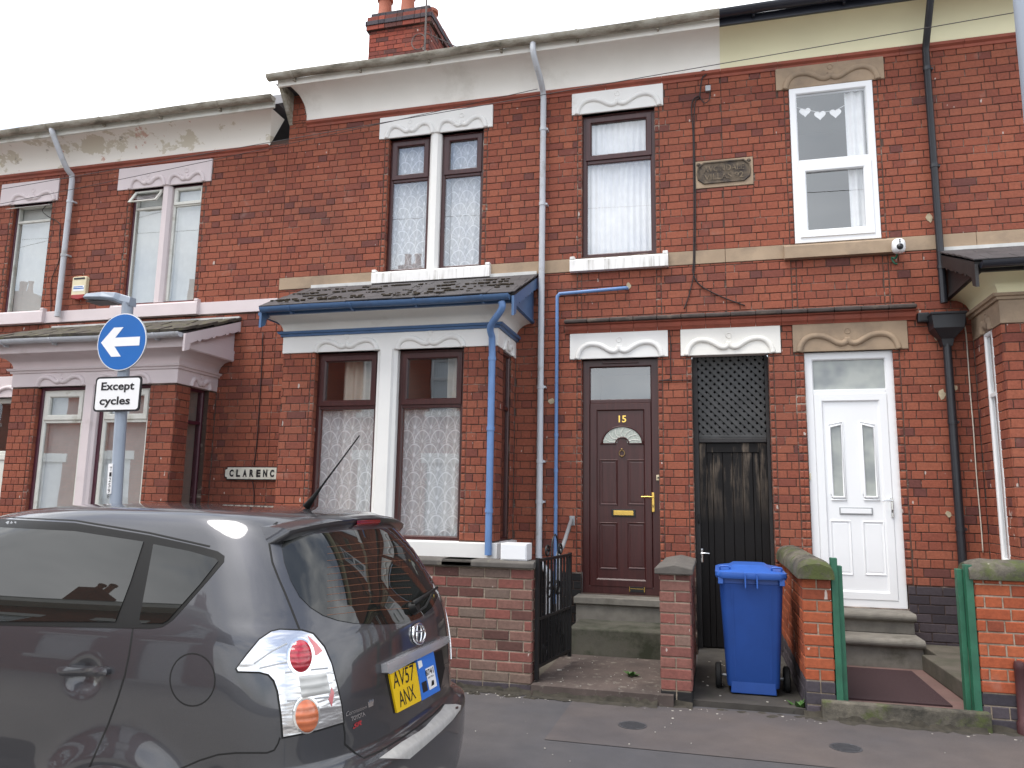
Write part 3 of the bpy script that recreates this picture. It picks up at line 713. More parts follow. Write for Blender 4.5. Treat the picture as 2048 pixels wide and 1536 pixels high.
US = (PX(1144, 205), PX(1326, 185), PZ(1144, 225), PZ(1144, 185))
UC = (PX(1551, 155), PX(1767, 130), PZ(1551, 176), PZ(1551, 133))
UA = (PX(3, 390), PX(119, 372), PZ(118, 388), PZ(119, 357))
UD = (PX(238, 357), PX(425, 332), PZ(237, 374), PZ(238, 339))
HOOD = (-1.64, 2.04, 3.47, 3.60)
def same(l, z0, z1): return (l[0], l[1], z0, z1)
zl0 = (LB[2]+LG[2]+LC[2])/3; zl1 = (LB[3]+LG[3]+LC[3])/3
LB, LG, LC = same(LB, zl0, zl1), same(LG, zl0, zl1), same(LC, zl0, zl1)
D15 = (D15[0], D15[1], D15[2], zl0); GATE = (GATE[0], GATE[1], GATE[2], zl0); D17 = (D17[0], D17[1], (D15[2]+D17[2])/2, zl0)
UB = (UB[0], UB[1], W15D[3], UB[3]); US = (US[0], US[1], W15S[3], US[3]); UC = (UC[0], UC[1], W17[3], UC[3])
UA = (UA[0], UA[1], W13S[3], UA[3]); UD = (UD[0], UD[1], W13D[3], UD[3])
D13 = (PX(-75, 900), PX(18, 900), .5, PZ(10, 795)); L13 = (D13[0]-.15, BAY13['X0']-.02, D13[3], D13[3]+.3)

def facade(house, X0, X1, ztop, openings, solids, plinth, limit, strips, voids=(), phase=0, name='wall'):
    """openings: real holes; solids: stone blocks the bricks stop against; voids: behind bays"""
    m = MB(); wall_sheet(m, X0, X1, -.05, ztop+.05, list(openings)+[tuple(v)+(False,) for v in voids], FR)
    wo = m.build(name, M['mortar'], house)
    bn = []; hs = []
    for h in strips:
        b_, s_ = bullnose(h[:4], bottom=plinth); bn += b_; hs += s_
    holes = [h[:4] for h in openings]+[s for s in solids]+hs+list(voids)
    rects = lay(X0, X1, plinth, ztop, holes, phase=phase)
    bn2 = []
    for r in bn:
        pcs = [r]
        for h in [h[:4] for h in openings]+[s for s in solids]+list(voids): pcs = [q for p in pcs for q in rect_sub(p, h)]
        bn2 += [p for p in pcs if p[3]-p[2] > .02]
    brickwork(wo, rects, FR, M['brick'], limit=limit)
    brickwork(wo, bn2, FR, M['brick'], depth=.12, rest='reveal_bricks', ch=.014, jit=.001)
    return wo, [h[:4] for h in openings]+[s for s in solids]+hs+list(voids)

# ---------------- house 15 (middle)
vB = [(BAY15['X0'], BAY15['X1'], 0, 3.6)]
wB, hB = facade(HB, XJ, XB, ZTOP_B, [W15D, W15S, D15, GATE[:1]+(XB,)+GATE[2:]+(False,)], [UB, US, LB, LG, (XJ, XB, BANDB[0], BANDB[1]), (HOOD[0], XB, HOOD[2], HOOD[3]-.02), PLAQ], .78, 300, [W15D, W15S, D15, GATE], vB)
brickwork(wB, lay(BAY15['X1'], XB, 0., .78, [D15, GATE], bond='stretcher', course=.087), FR, M['brick_black'], rest='plinth_bricks')
brickwork(wB, lay(XJ, BAY15['X0'], 0., .78, [], course=.087), FR, M['brick_blue'], rest='plinth_bricks')
# ---------------- house 17 (right)
XE = 5.2
vC = [(BAY17['X0'], BAY17['X1'], 0, 3.6)]
wC, hC = facade(HC, XB, XE, ZTOP_B, [W17, D17, (XB, GATE[1])+GATE[2:]+(False,)], [UC, LG, LC, (XB, XE, BANDB[0], BANDB[1]), (XB, HOOD[1], HOOD[2], HOOD[3]-.02), PLAQ], .79, 300, [W17, D17, GATE], vC, phase=.1)
brickwork(wC, lay(XB, XE, 0., .79, [D17, GATE, (BAY17['X0'], BAY17['X1'], 0, 3.6)], bond='stretcher'), FR, M['brick_blue'], rest='plinth_bricks')
# ---------------- house 13 (left)
XL = -12.2
vA = [(BAY13['X0'], BAY13['X1'], 0, 3.4)]
wA, hA = facade(HA, XL, XJ, ZTOP_A, [W13S, W13D, D13], [UA, UD, L13, (XL, XJ, BANDA[0], BANDA[1])], .75, 300, [W13S, W13D, D13], vA, phase=.05)
brickwork(wA, lay(XL, XJ, 0., .75, [D13, (BAY13['X0'], BAY13['X1'], 0, 3.6)], bond='stretcher'), FR, M['brick_blue'], rest='plinth_bricks')

# ---------------- lintels, bands, sills
lintel(HB, FR, *UB, [(W15D[0]-.03, (W15D[0]+W15D[1])/2-.035), ((W15D[0]+W15D[1])/2+.035, W15D[1]+.03)], M['white'], h=.15)
lintel(HB, FR, *US, [(W15S[0]-.06, W15S[1]+.06)], M['white'], h=.17)
lintel(HC, FR, *UC, [(W17[0]-.04, W17[1]+.06)], M['stone'], h=.17)
lintel(HB, FR, *LB, [(D15[0]-.05, D15[1]+.05)], M['white'], h=.17)
lintel(HB, FR, *LG, [(GATE[0]-.05, GATE[1]+.05)], M['cove'], h=.17)
lintel(HC, FR, *LC, [(D17[0]-.05, D17[1]+.05)], M['stone'], h=.17)
lintel(HA, FR, *UA, [(W13S[0]-.05, W13S[1]+.05)], M['lilac'], h=.14)
lintel(HA, FR, *UD, [(W13D[0]-.03, (W13D[0]+W13D[1])/2-.03), ((W13D[0]+W13D[1])/2+.03, W13D[1]+.03)], M['lilac'], h=.14)
lintel(HA, FR, *L13, [(D13[0]-.05, D13[1]+.05)], M['lilac'], h=.14)
def band(house, X0, X1, z, mat, n, proud=.006):
    e = [X0+(X1-X0)*i/n for i in range(n+1)]
    for a, b in zip(e, e[1:]):
        m = MB(); m.box(a+.002, b-.002, -proud-random.uniform(0, .002), .02, z[0]+.001, z[1]-.001); m.build('band_stone', mat, house, bevel=.004)
band(HB, XJ, W15D[0]-.02, BANDB, M['stone'], 1); band(HB, W15D[1]+.02, W15S[0]-.1, BANDB, M['stone'], 1); band(HB, W15S[1]+.1, XB, BANDB, M['stone'], 1)
band(HC, XB, W17[0]-.05, BANDB, M['stone'], 1); band(HC, W17[1]+.05, XE, BANDB, M['stone'], 4)
band(HA, XL, XJ, BANDA, M['lilac'], 3, .02)
def sill(house, a, b, z0, z1, mat, proud=.07, lug=.06):
    m = MB(); pr = [(.02, z0), (-proud, z0), (-proud, z1-.02), (-proud+.012, z1), (.02, z1+.014)]
    m.prism([(a, y, z) for y, z in pr], (b-a, 0, 0)); o = m.build('sill', mat, house, bevel=.003)
    if lug:
        for x0, x1 in ((a, a+lug), (b-lug, b)):
            m = MB(); m.box(x0+.001, x1-.001, -proud+.003, .018, z1-.005, z1+.035); m.build('sill_end', mat, o, bevel=.008)
sill(HB, PX(742, 556, -.07), PX(979, 535, -.07), PZ(742, 567, -.07), PZ(800, 541, -.07), M['white_sill'])
sill(HB, PX(1139, 530, -.07), PX(1336, 515, -.07), PZ(1139, 543, -.07), PZ(1180, 516, -.07), M['white_sill'])
sill(HC, PX(1569, 503, -.07), PX(1795, 488, -.07), PZ(1569, 517, -.07), PZ(1569, 490, -.07), M['stone'], lug=0)
sill(HA, W13S[0]-.12, W13S[1]+.13, BANDA[0]-.002, BANDA[1]+.012, M['lilac'], .075)
sill(HA, W13D[0]-.12, W13D[1]+.13, BANDA[0]-.002, BANDA[1]+.012, M['lilac'], .075)
# hood over the doors: terracotta roll and dark tile cap, in lengths
n = 14
for i in range(n):
    a, b = HOOD[0]+(HOOD[1]-HOOD[0])*i/n, HOOD[0]+(HOOD[1]-HOOD[0])*(i+1)/n; hs_ = HB if (a+b)/2 < XB else HC
    m = MB(); z = HOOD[2]; pr = [(.02, z), (-.02, z), (-.028, z+.02), (-.05, z+.035), (-.058, z+.06), (-.05, z+.085), (-.075, z+.092), (-.08, z+.105), (.02, z+.107)]
    m.prism([(a+.002, y, q) for y, q in pr], (b-a-.004, 0, 0)); m.build('hood_moulding', M['terracotta'], hs_, smooth=True, sharp=35)
    m = MB(); z = HOOD[2]+.109; dz = random.uniform(-.004, .004)
    m.prism([(a+.002, y, q) for y, q in [(.02, z), (-.115, z), (-.118, z+.035+dz), (-.05, z+.06+dz), (.02, z+.075)]], (b-a-.004, 0, 0)); m.build('hood_tile', M['hood_tile'], hs_, bevel=.008)
# ---------------- eaves: string, cove, fascia, gutter, main roof
PRJ = .32
def eaves(house, X0, X1, z0, z1, cmat, fmat, gmat, rl=False, rr=False, splay=0., inset=0.):
    k = 8; 
    for i in range(k):
        a, b = X0+inset+(X1-X0-inset)*i/k, X0+inset+(X1-X0-inset)*(i+1)/k
        m = MB(); z = z0-.085
        m.prism([(a+.0015, y, q) for y, q in [(.02, z), (-.012, z), (-.018, z+.03), (-.045, z+.05), (-.05, z+.08), (.02, z+.083)]], (b-a-.003, 0, 0)); m.build('eaves_moulding', M['terracotta'], house, smooth=True, sharp=35)
    cove_run(house, X0+inset, X1, z0, z1-.0, PRJ, cmat, rl, rr, splay=splay)
    xa, xb = X0-(.0 if not rl else -.02), X1+(.28 if rr else 0)
    m = MB(); m.box(X0+.06 if rl else X0, X1+(.25 if rr else 0), -PRJ-.02, -PRJ+.012, z1-.008, z1+.085); m.build('fascia', fmat, house, bevel=.003)
    half_gutter(house, X0-.04 if rl else X0, X1+(.27 if rr else 0), -PRJ-.085, z1+.115, .066, gmat, .93)
    main_roof(house, X0+(.001 if rl else 0), X1+(.28 if rr else 0), z1+.06)
ZE_B, ZE_A = 6.875, 6.595
eaves(HB, XJ-.06, XB, ZTOP_B, ZE_B, M['cove'], M['cove'], M['gutter'], rl=True, splay=.1, inset=.33)
eaves(HC, XB, XE, ZTOP_B, ZE_B, M['cove_cream'], M['gutter_black'], M['gutter_black'])
eaves(HA, XL, XJ-.28, ZTOP_A, ZE_A, M['peeling'], M['upvc_old'], M['gutter'], rr=True, splay=.2)
# raised gable strip of the middle house above its lower neighbour
m = MB(); m.prism([(XJ+.0, -.0, ZTOP_B-.02), (XJ, -PRJ+.02, ZE_B-.0), (XJ, -PRJ+.02, ZE_B+.1), (XJ, 0, ZE_B+.35)], (.05, 0, 0)); m.build('verge_board', M['gutter'], HB)
m = MB(); m.box(XJ-.001, XJ+.33, -.006, .02, ZTOP_B-.01, ZE_B+.05); m.build('gable_wall', M['mortar'], HB)
brickwork(HB, lay(XJ, XJ+.34, ZTOP_B-.01, ZE_B+.04), F_front(-.012), M['brick'], rest='gable_bricks')

# ---------------- upper windows
def two_light(house, r, mat, mm, split, curtain, w=-.07, **k):
    c = (r[0]+r[1])/2; hw = .075
    m = MB(); pr = [(-hw, -.13), (-hw, -.03), (-hw*.75, -.008), (-hw*.5, .012), (hw*.5, .012), (hw*.75, -.008), (hw, -.03), (hw, -.13)]
    m.prism([FR(c+p[0], r[2], p[1]) for p in pr], (0, 0, r[3]-r[2])); m.build('mullion', mm, house, bevel=.003)
    k2 = dict(k); op = k2.pop('open_first', 0)
    window(house, FR, r[0], c-hw, r[2], r[3], w, mat, split=split, sash='top', curtain=curtain, open_top=op, **k2)
    window(house, FR, c+hw, r[1], r[2], r[3], w, mat, split=split, sash='top', curtain=curtain, seed=3, **k2)
two_light(HB, W15D, M['rosewood'], M['white'], PZ(870, 353, .05), 'lace', vent=True, glassm=M['glass_mirror'])
window(HB, FR, *W15S, -.06, M['rosewood'], split=PZ(1237, 318, .05), sash='top', curtain='white', vent=True, t=.055, glassm=M['glass_mirror'], seed=5)
w17 = window(HC, FR, W17[0], W17[1], W17[2], W17[3], .012, M['upvc'], split=PZ(1670, 322), sash='bottom', curtain='side', t=.075, st=.065, glassm=M['glass_mirror'])
two_light(HA, W13D, M['upvc_old'], M['lilac'], PZ(330, 412, .05), 'blind', open_first=33, t=.035, st=.03)
window(HA, FR, *W13S, -.07, M['upvc_old'], split=PZ(60, 442, .05), sash='top', curtain='blind', open_top=62, t=.035, st=.03)
for r_ in (W13D, W13S):
    m = MB(); frame_bars(m, FR, r_[0]-.004, r_[1]+.004, r_[2]-.0, r_[3]+.004, .03, -.055, -.12); m.build('outer_frame', M['maroon_frame'], HA)
# paper hearts strung inside the upper right window
hz, hy = PZ(1640, 228, .1), .075
hearts = thing('heart_garland', 'string of white paper hearts hanging inside the upper white window', 'garland', (PX(1640, 230, .1), hy, hz))
pts = []
for i, (px, py) in enumerate(((1610, 224), (1640, 230), (1671, 226))):
    x, z = PX(px, py, hy), PZ(px, py, hy); m = MB(); P = []
    for k in range(28):
        a = 2*PI*k/28; P.append((x+.0038*16*math.sin(a)**3, hy, z+.0038*(13*math.cos(a)-5*math.cos(2*a)-2*math.cos(3*a)-math.cos(4*a))))
    m.prism(P, (0, .002, 0)); m.build('heart', M['sign_white'], hearts); pts.append((x, hy, z+.03))
m = MB(); m.tube([(pts[0][0]-.12, hy, pts[0][2]+.05)]+pts+[(pts[2][0]+.12, hy, pts[2][2]+.06)], .003, 5); m.build('ribbon', M['sign_white'], hearts)

# ---------------- bays
b15, t15, n15 = bay(HB, BAY15['X0'], BAY15['X1'], BAY15['d'], 1.12, 3.205, 3.4,
    [(PX(628, 900, -.68), PX(752, 900, -.68)), (PX(793, 900, -.68), PX(927, 890, -.68))], (-.52, -.16),
    dict(paint=M['white'], cove=M['cove'], trim=M['blue'], slate=M['slate'], sill=M['white'], mould=M['blue'], barge=M['blue'], gutter=M['blue'], vent=True, retdepth=-.02),
    dict(eave_z=3.665, eave_y=-1.1, top_z=4.19, x0=-4.97, x1=-1.965, rows=5, wid=.27), M['rosewood'], win_w=-.08, seed=20, split=.70, half=PZ(690, 822, -.55))
for a_, c_, sd_ in ((PX(628, 900, -.68)+.2, PX(752, 900, -.68)-.02, 31), (PX(927, 890, -.68)-.28, PX(927, 890, -.68)-.04, 33)):
    curtain_mesh(F_front(-.76), a_, c_, 1.2, 3.15, -.32, .03, .12, sd_).build('drape', M['drape'], b15, smooth=True)
b13, t13, n13 = bay(HA, BAY13['X0'], BAY13['X1'], BAY13['d'], 1.1, PZ(353, 766, -.76), PZ(355, 737, -.76),
    [(PX(75, 880, -.68), PX(168, 880, -.68)), (PX(196, 880, -.68), PX(300, 880, -.68))], (-.5, -.14),
    dict(paint=M['lilac'], cove=M['lilac'], trim=M['lilac'], slate=M['slate_moss'], sill=M['lilac'], mould=M['lilac'], barge=M['lilac'], gutter=M['grey_pipe'], outer=M['maroon_frame'], retw=M['maroon_frame']),
    dict(eave_z=PZ(357, 668, -1.0), eave_y=-1.06, top_z=3.83, x0=BAY13['X0']-.28, x1=BAY13['X1']+.3, rows=6, wid=.2, th=.032, jit=2.), M['upvc_old'], win_w=-.08, curtain='blind', seed=40, split=.76, glassm=M['glass_strong'])
b17, t17, n17 = bay(HC, BAY17['X0'], BAY17['X1'], BAY17['d'], 1.06, 3.23, 3.45,
    [(BAY17['X0']+.34, 3.75), (3.9, BAY17['X1']-.34)], (-.53, -.3),
    dict(paint=M['stone'], cove=M['cove_cream'], trim=M['black_wood'], slate=M['slate'], sill=M['stone'], mould=M['stone'], barge=M['black_wood'], gutter=M['gutter_black'], retdepth=.0),
    dict(eave_z=3.72, eave_y=-1.1, top_z=4.17, x0=2.28, x1=5.4, rows=6, wid=.24), M['upvc'], win_w=-.08, seed=60, ret_sides=('L',), curtain='white')
def gapped_moss(parent, X0, X1, t, nr, top_z, n, seed):
    m = MB(); r = random.Random(seed)
    for i in range(n):
        x = r.uniform(X0+.1, X1-.15); s = r.choice((.32, .55, .78, .98, 1.1))+r.uniform(-.03, .03); c = Vector((x, 0, top_z))+t*s+nr*.035; q = r.uniform(.015, .04)
        for _ in range(5):
            w2 = Vector((r.uniform(-2.4, 2.4)*q, 0, 0))+t*r.uniform(-.4, .4)*q; q2 = q*r.uniform(.25, .6); m.obox(c+w2, (Vector((q2*1.3, 0, 0))+t*q2*.3), t*q2*.8, nr*q2*.5+Vector((q2*.1, 0, 0)))
    return m.build('moss', M['moss'], parent, bevel=.003, kind='stuff')
gapped_moss(b15, -4.97, -1.97, t15, n15, 4.19, 90, 3)
# fishbone mould of bay: drip pipe
XP = PX(978, 860, -.9)
downpipe(HB, smooth_path([(PX(1003, 610, -1.1), -1.1, 3.6), (PX(1003, 620, -1.08), -1.08, 3.52), (XP+.01, -.95, 3.38), (XP, -.86, 3.28)], 4)+[(XP, -.84, 3.1), (XP, -.84, 1.0)], .037, M['blue_pipe'], [(3.05, XP, -.84), (2.3, XP, -.84), (1.45, XP, -.84)], brack=False)

# ---------------- downpipes on the facade
xp = PX(1083, 600, -.07)
pp = smooth_path([(PX(1066, 85, -.4), -.4, ZE_B+.08), (PX(1067, 110, -.4), -.4, ZE_B-.08), (xp-.01, -.24, ZE_B-.29), (xp, -.1, ZE_B-.41)], 4)+[(xp, -.075, ZE_B-.5), (xp, -.075, .95), (xp+.02, -.08, .88), (xp+.1, -.09, .8), (xp+.12, -.09, .72), (xp+.12, -.09, .07)]
downpipe(HB, pp, .036, M['grey_pipe'], [(z, xp, -.075) for z in (6.0, 5.05, 2.85, 2.0, 1.55)])
xb = PX(1113, 800, -.05); zt = PZ(1113, 588, -.05)
downpipe(HB, [(PX(1255, 577, -.0), .02, PZ(1255, 576)), (PX(1251, 577, -.05), -.05, PZ(1251, 576, -.05)), (xb+.03, -.05, zt), (xb, -.05, zt-.03), (xb, -.05, .45)], .021, M['blue_pipe'], [(z, xb, -.05) for z in (2.3, 1.9, 1.5)], name='waste_pipe', brack=False)
xk = PX(1893, 680, -.07)
downpipe(HC, [(xk, -.42, ZE_B+.1), (xk, -.4, ZE_B-.02), (xk, -.12, ZE_B-.38), (xk, -.075, ZE_B-.45), (xk, -.075, 3.62)], .036, M['black_pipe'], [(z, xk, -.075) for z in (6.2, 5.1, 4.0)])
hop = MB(); hz0 = PZ(1888, 655, -.1)
rows = [[(xk-a, .0, z), (xk-a, -b, z), (xk+a, -b, z), (xk+a, .0, z)] for a, b, z in ((.045, .11, hz0-.19), (.06, .12, hz0-.12), (.14, .2, hz0-.02), (.155, .21, hz0+.11), (.165, .22, hz0+.12), (.165, .22, hz0+.14), (.15, .2, hz0+.14), (.14, .19, hz0+.02))]
hop.grid(rows, True); hop.build('hopper_head', M['black_pipe'], HC, bevel=.004)
downpipe(HC, [(xk, -.075, hz0-.17), (xk, -.075, .3)], .04, M['black_pipe'], [(z, xk, -.075) for z in (2.4, 1.35)])
xa = PX(132, 480, -.07)
downpipe(HA, smooth_path([(PX(103, 258, -.4), -.4, ZE_A+.08), (PX(105, 278, -.4), -.39, ZE_A-.03), (xa-.02, -.2, ZE_A-.4), (xa, -.09, ZE_A-.5)], 4)+[(xa, -.075, ZE_A-.58), (xa, -.075, BANDA[1]-.1)], .038, M['grey_pipe'], [(z, xa, -.075) for z in (5.7, 4.9)])

# ---------------- name plaque
px0, px1, pz0, pz1 = PLAQ
m = MB(); m.box(px0+.004, px1-.004, -.006, .05, pz0+.004, pz1-.004); pl = m.build('name_stone', M['stone'], HB, bevel=.004)
cx_, cz_ = (px0+px1)/2, (pz0+pz1)/2+.012; hw_, hh_ = (px1-px0)/2-.035, (pz1-pz0)/2-.045
oct_ = [(-hw_+.07, -hh_), (hw_-.07, -hh_), (hw_-.01, -hh_+.05), (hw_, 0), (hw_-.01, hh_-.05), (hw_-.07, hh_), (-hw_+.07, hh_), (-hw_+.01, hh_-.05), (-hw_, 0), (-hw_+.01, -hh_+.05)]
M['stone_letter'] = plain('worn_carved_letters', (.2, .155, .105), .9, .3, 30, dirt=(.09, .07, .055), dirt_scale=20, dirt_pos=(.45, .6))
M['stone_sooty'] = plain('sooty_sandstone', (.13, .1, .07), .9, .25, 12, bs=.5, dirt=(.05, .04, .035), dirt_scale=9, dirt_pos=(.42, .62))
m = MB(); m.prism([(cx_+a, -.0075, cz_+b) for a, b in oct_], (0, .004, 0)); m.build('panel', M['stone_sooty'], pl)
m = MB(); m.tube([(cx_+a, -.008, cz_+b) for a, b in oct_+oct_[:1]], .012, 6, cap=False)
for sx in (-1, 1): m.lathe((cx_+sx*(hw_-.012), -.01, cz_+hh_-.012), [(.0, -.012), (.018, -.008), (.024, .004)], 10, 'Y')
m.build('rim', M['stone_sooty'], pl, smooth=True)
lettering('AVONDALE', (cx_, -.008, cz_+.045), (1, 0, 0), (0, 0, 1), hw_*1.55, .07, M['stone_letter'], pl, bold=.01, thick=.006)
lettering('VILLAS 92', (cx_, -.008, cz_-.05), (1, 0, 0), (0, 0, 1), hw_*1.5, .07, M['stone_letter'], pl, bold=.01, thick=.006)

# ---------------- door of number 15
def panel(m, fr, u0, u1, v0, v1, w, depth=.012, t=.022):
    lo = lambda k, ww: [fr(u0+k, v0+k, ww), fr(u1-k, v0+k, ww), fr(u1-k, v1-k, ww), fr(u0+k, v1-k, ww)]
    m.grid([lo(0, w), lo(t*.3, w+.008), lo(t*.6, w+.006), lo(t, w-depth*.3), lo(t*1.6, w+.002)], True); q = lo(t*1.6, w+.002); m.add(q, [(0, 1, 2, 3)])
def door(house, r, w, mat, fan, t, leaf_mat, glassm):
    m = MB(); frame_bars(m, FR, *r, t, w, w-.08); d = m.build('door', mat, house, smooth=True, sharp=25)
    zt = fan[0]
    m = MB(); m.box(r[0]+t-.003, r[1]-t+.003, -w+.003, -w+.07, zt-.05, zt); m.build('transom', mat, d, bevel=.008)
    m = MB(); m.add([FR(r[0]+t-.004, zt-.004, w-.03), FR(r[1]-t+.004, zt-.004, w-.03), FR(r[1]-t+.004, r[3]-t+.004, w-.03), FR(r[0]+t-.004, r[3]-t+.004, w-.03)], [(0, 1, 2, 3)]); m.build('fanlight', glassm, d)
    lf = (r[0]+t, r[1]-t, r[2]+t*.9, zt-.05)
    m = MB(); frame_bars(m, FR, lf[0]-.002, lf[1]+.002, lf[2]-.002, lf[3]+.002, .085, w+.006, w-.05, .014); sash_ = m.build('door_leaf', leaf_mat, d, smooth=True, sharp=25)
    m = MB(); m.box(lf[0]+.08, lf[1]-.08, -w+.012, -w+.05, lf[2]+.08, lf[3]-.08); m.build('door_panel', leaf_mat, sash_)
    return d, sash_, lf
tD = .088
d15, s15, lf = door(HB, D15, -.075, M['rosewood'], (PZ(1244, 798, .07),), tD, M['rosewood'], M['glass'])
room(d15, FR, D15[0]+.1, D15[1]-.1, PZ(1244, 798, .07), D15[3]-.05, -.2, .8, grow=.02)
wd = -.087; DP = lambda px, py: (PX(px, py, -wd), PZ(px, py, -wd))
m = MB()
for (a, b, c, e) in ((1199, 1236, 1010, 919), (1255, 1292, 1010, 919), (1199, 1236, 1138, 1044), (1255, 1292, 1138, 1044)):
    panel(m, FR, DP(a, c)[0], DP(b, c)[0], DP(a, c)[1], DP(a, e)[1], wd)
m.build('moulded_panel', M['rosewood'], s15)
fx, fz = DP(1244.5, 886); R_ = abs(DP(1283, 886)[0]-fx); ri = R_*.27
m = MB(); m.prism([(fx+R_*math.cos(a*PI/20), -wd-.003, fz+R_*.83*math.sin(a*PI/20)) for a in range(21)]+[(fx+ri*math.cos(PI-a*PI/10), -wd-.003, fz+ri*math.sin(PI-a*PI/10)) for a in range(11)], (0, .004, 0))
M['fan_glass'] = plain('textured_fan_glass', (.42, .45, .4), .18, .3, 60, bs=.6, bscale=120)
fg = m.build('fan_glass', M['fan_glass'], s15)
m = MB()
for k in range(7):
    a = PI*(k+.5)/7; m.tube(smooth_path([(fx+ri*1.2*math.cos(a), -wd-.004, fz+ri*1.2*math.sin(a)), (fx+R_*.6*math.cos(a+.12), -wd-.004, fz+R_*.5*math.sin(a+.12)), (fx+R_*.92*math.cos(a-.05), -wd-.004, fz+R_*.76*math.sin(a-.05))], 4), .004, 5)
m.build('leading', M['upvc_old'], fg)
m = MB(); m.tube([(fx+R_*1.06*math.cos(a*PI/24), -wd-.004, fz+R_*.87*math.sin(a*PI/24)) for a in range(25)], .009, 6); m.tube([(fx-R_*1.15, -wd-.004, fz-.01), (fx-ri*1.3, -wd-.004, fz-.01)]+[(fx+ri*1.3*math.cos(PI-a*PI/12), -wd-.004, fz-.01+ri*1.25*math.sin(PI-a*PI/12)) for a in range(1, 12)]+[(fx+ri*1.3, -wd-.004, fz-.01), (fx+R_*1.15, -wd-.004, fz-.01)], .009, 6)
m.build('fan_moulding', M['rosewood'], s15, smooth=True)
m = MB(); kx, kz = DP(1244, 906); m.lathe((kx, -wd-.014, kz+.04), [(0, -.012), (.012, -.008), (.014, .008)], 12, 'Y'); m.tube([(kx+.03*math.sin(a*2*PI/20), -wd-.012, kz-.005+.034*math.cos(a*2*PI/20)) for a in range(21)], .006, 7, cap=False); m.lathe((kx, -wd-.014, kz-.04), [(0, -.014), (.01, -.008), (.012, .008)], 10, 'Y'); m.build('knocker', M['brass_dull'], s15, smooth=True)
a, b = DP(1223, 1033); c, e = DP(1271, 1019)
m = MB(); m.box(a, c, -wd-.012, -wd+.004, b, e); lb = m.build('letterbox', M['black'], s15, bevel=.004)
m = MB(); m.box(a+.022, c-.022, -wd-.017, -wd-.006, b+.014, e-.014); m.build('flap', M['brass'], lb, bevel=.004)
def lever(house, p0, p1, tip, w, mat, name='door_handle'):
    m = MB(); m.box(p0[0], p1[0], -w-.014, -w+.006, p1[1], p0[1]); h = m.build(name, mat, house, bevel=.006)
    m = MB(); yy = -w-.05; cx = (p0[0]+p1[0])/2; m.tube([(cx, -w, tip[1]), (cx, yy, tip[1])], .009, 10); m.tube([(cx, yy, tip[1]), ((cx+tip[0])/2, yy-.004, tip[1]+.003), (tip[0], yy, tip[1])], [.009, .0085, .008], 10); m.build('lever', mat, h, smooth=True, sharp=50)
    m = MB(); m.box(cx-.005, cx+.005, -w-.0155, -w-.012, p1[1]+.05, p1[1]+.08); m.build('keyhole', M['black'], h)
lever(s15, DP(1303.5, 985), DP(1309.5, 1024.5), DP(1284, 994), wd+.02, M['brass'])
lettering('15', (DP(1245, 838)[0], -wd-.003, DP(1245, 838)[1]), (1, 0, 0), (0, 0, 1), .085, .078, M['brass'], s15, bold=.02, name='door_number', thick=.004)
a, b = DP(1259, 1183); c, e = DP(1290, 1174)
m = MB(); m.box(a, c, -wd-.024, -wd-.018, b, e); stk = m.build('security_sticker', M['black'], s15)
m = MB(); m.box(a+.012, c-.012, -wd-.0255, -wd-.0245, b+.03, b+.037); m.box(a, a+.008, -wd-.0255, -wd-.0245, b, e); m.box(c-.008, c, -wd-.0255, -wd-.0245, b, e); m.build('print', M['brass'], stk)
m = MB(); a, b = PX(1313, 961, .07), PZ(1313, 961, .07); c, e = PX(1320, 950, .07), PZ(1320, 950, .07); m.box(a, c, .05, .075, b, e); bell = m.build('doorbell', M['cream'], d15, bevel=.004)
m = MB(); m.lathe(((a+c)/2, .05, (b+e)/2), [(0, -.006), (.009, -.005), (.01, .002)], 12, 'Y'); m.build('button', M['black'], bell)
m = MB(); m.box(PX(1205, 730, .07), PX(1277, 727, .07), .055, .08, D15[3]-.048, D15[3]-.03); m.build('trickle_vent', M['rosewood'], d15, bevel=.003)

# ---------------- white door of the right house
tW = .085
d17, s17, lw = door(HC, D17, -.045, M['upvc'], (PZ(1700, 778, .04),), tW, M['upvc'], M['obscured'])
wd = -.057; DQ = lambda zx, zy: (PX(1600+zx/2.743, 680+zy/2.743, .057), PZ(1600+zx/2.743, 680+zy/2.743, .057))
for L_, R_2, tops in ((165, 240, (478, 463)), (341, 420, (462, 478))):
    q = [DQ(L_+12, 862), DQ(R_2+3, 865), DQ(R_2-14, tops[1]), DQ(L_, tops[0])]
    x0 = (q[0][0]+q[3][0])/2; x1 = (q[1][0]+q[2][0])/2; q = [(x0, q[0][1]), (x1, q[0][1]), (x1, q[2][1]), (x0, q[3][1])]
    m = MB(); m.prism([(p[0], -wd-.003, p[1]) for p in q], (0, .004, 0)); g = m.build('door_light', M['obscured'], s17)
    m = MB(); m.tube([(p[0], -wd-.006, p[1]) for p in q+q[:1]], .013, 8, cap=False); c0 = sum(p[0] for p in q)/4
    m.tube([(c0+(p[0]-c0)*1.25, -wd-.002, p[1]+(.028 if i > 1 else -.028)) for i, p in enumerate(q+q[:1])], .011, 6, cap=False); m.build('light_surround', M['upvc'], g, smooth=True)
m = MB()
for a0, a1, b0, b1 in ((170, 285, 1287, 990), (348, 468, 1290, 995)):
    p, q = DQ(a0+8, b0), DQ(a1-6, b1); panel(m, FR, p[0], q[0], p[1], q[1], wd)
m.build('moulded_panel', M['upvc'], s17)
a, b = DQ(217, 957); c, e = DQ(398, 920)
m = MB(); m.box(a, c, -wd-.01, -wd+.004, b, e); lb = m.build('letterbox', M['galv'], s17, bevel=.004)
m = MB(); m.box(a+.012, c-.012, -wd-.014, -wd-.006, b+.012, e-.012); m.build('flap', M['upvc'], lb, bevel=.003)
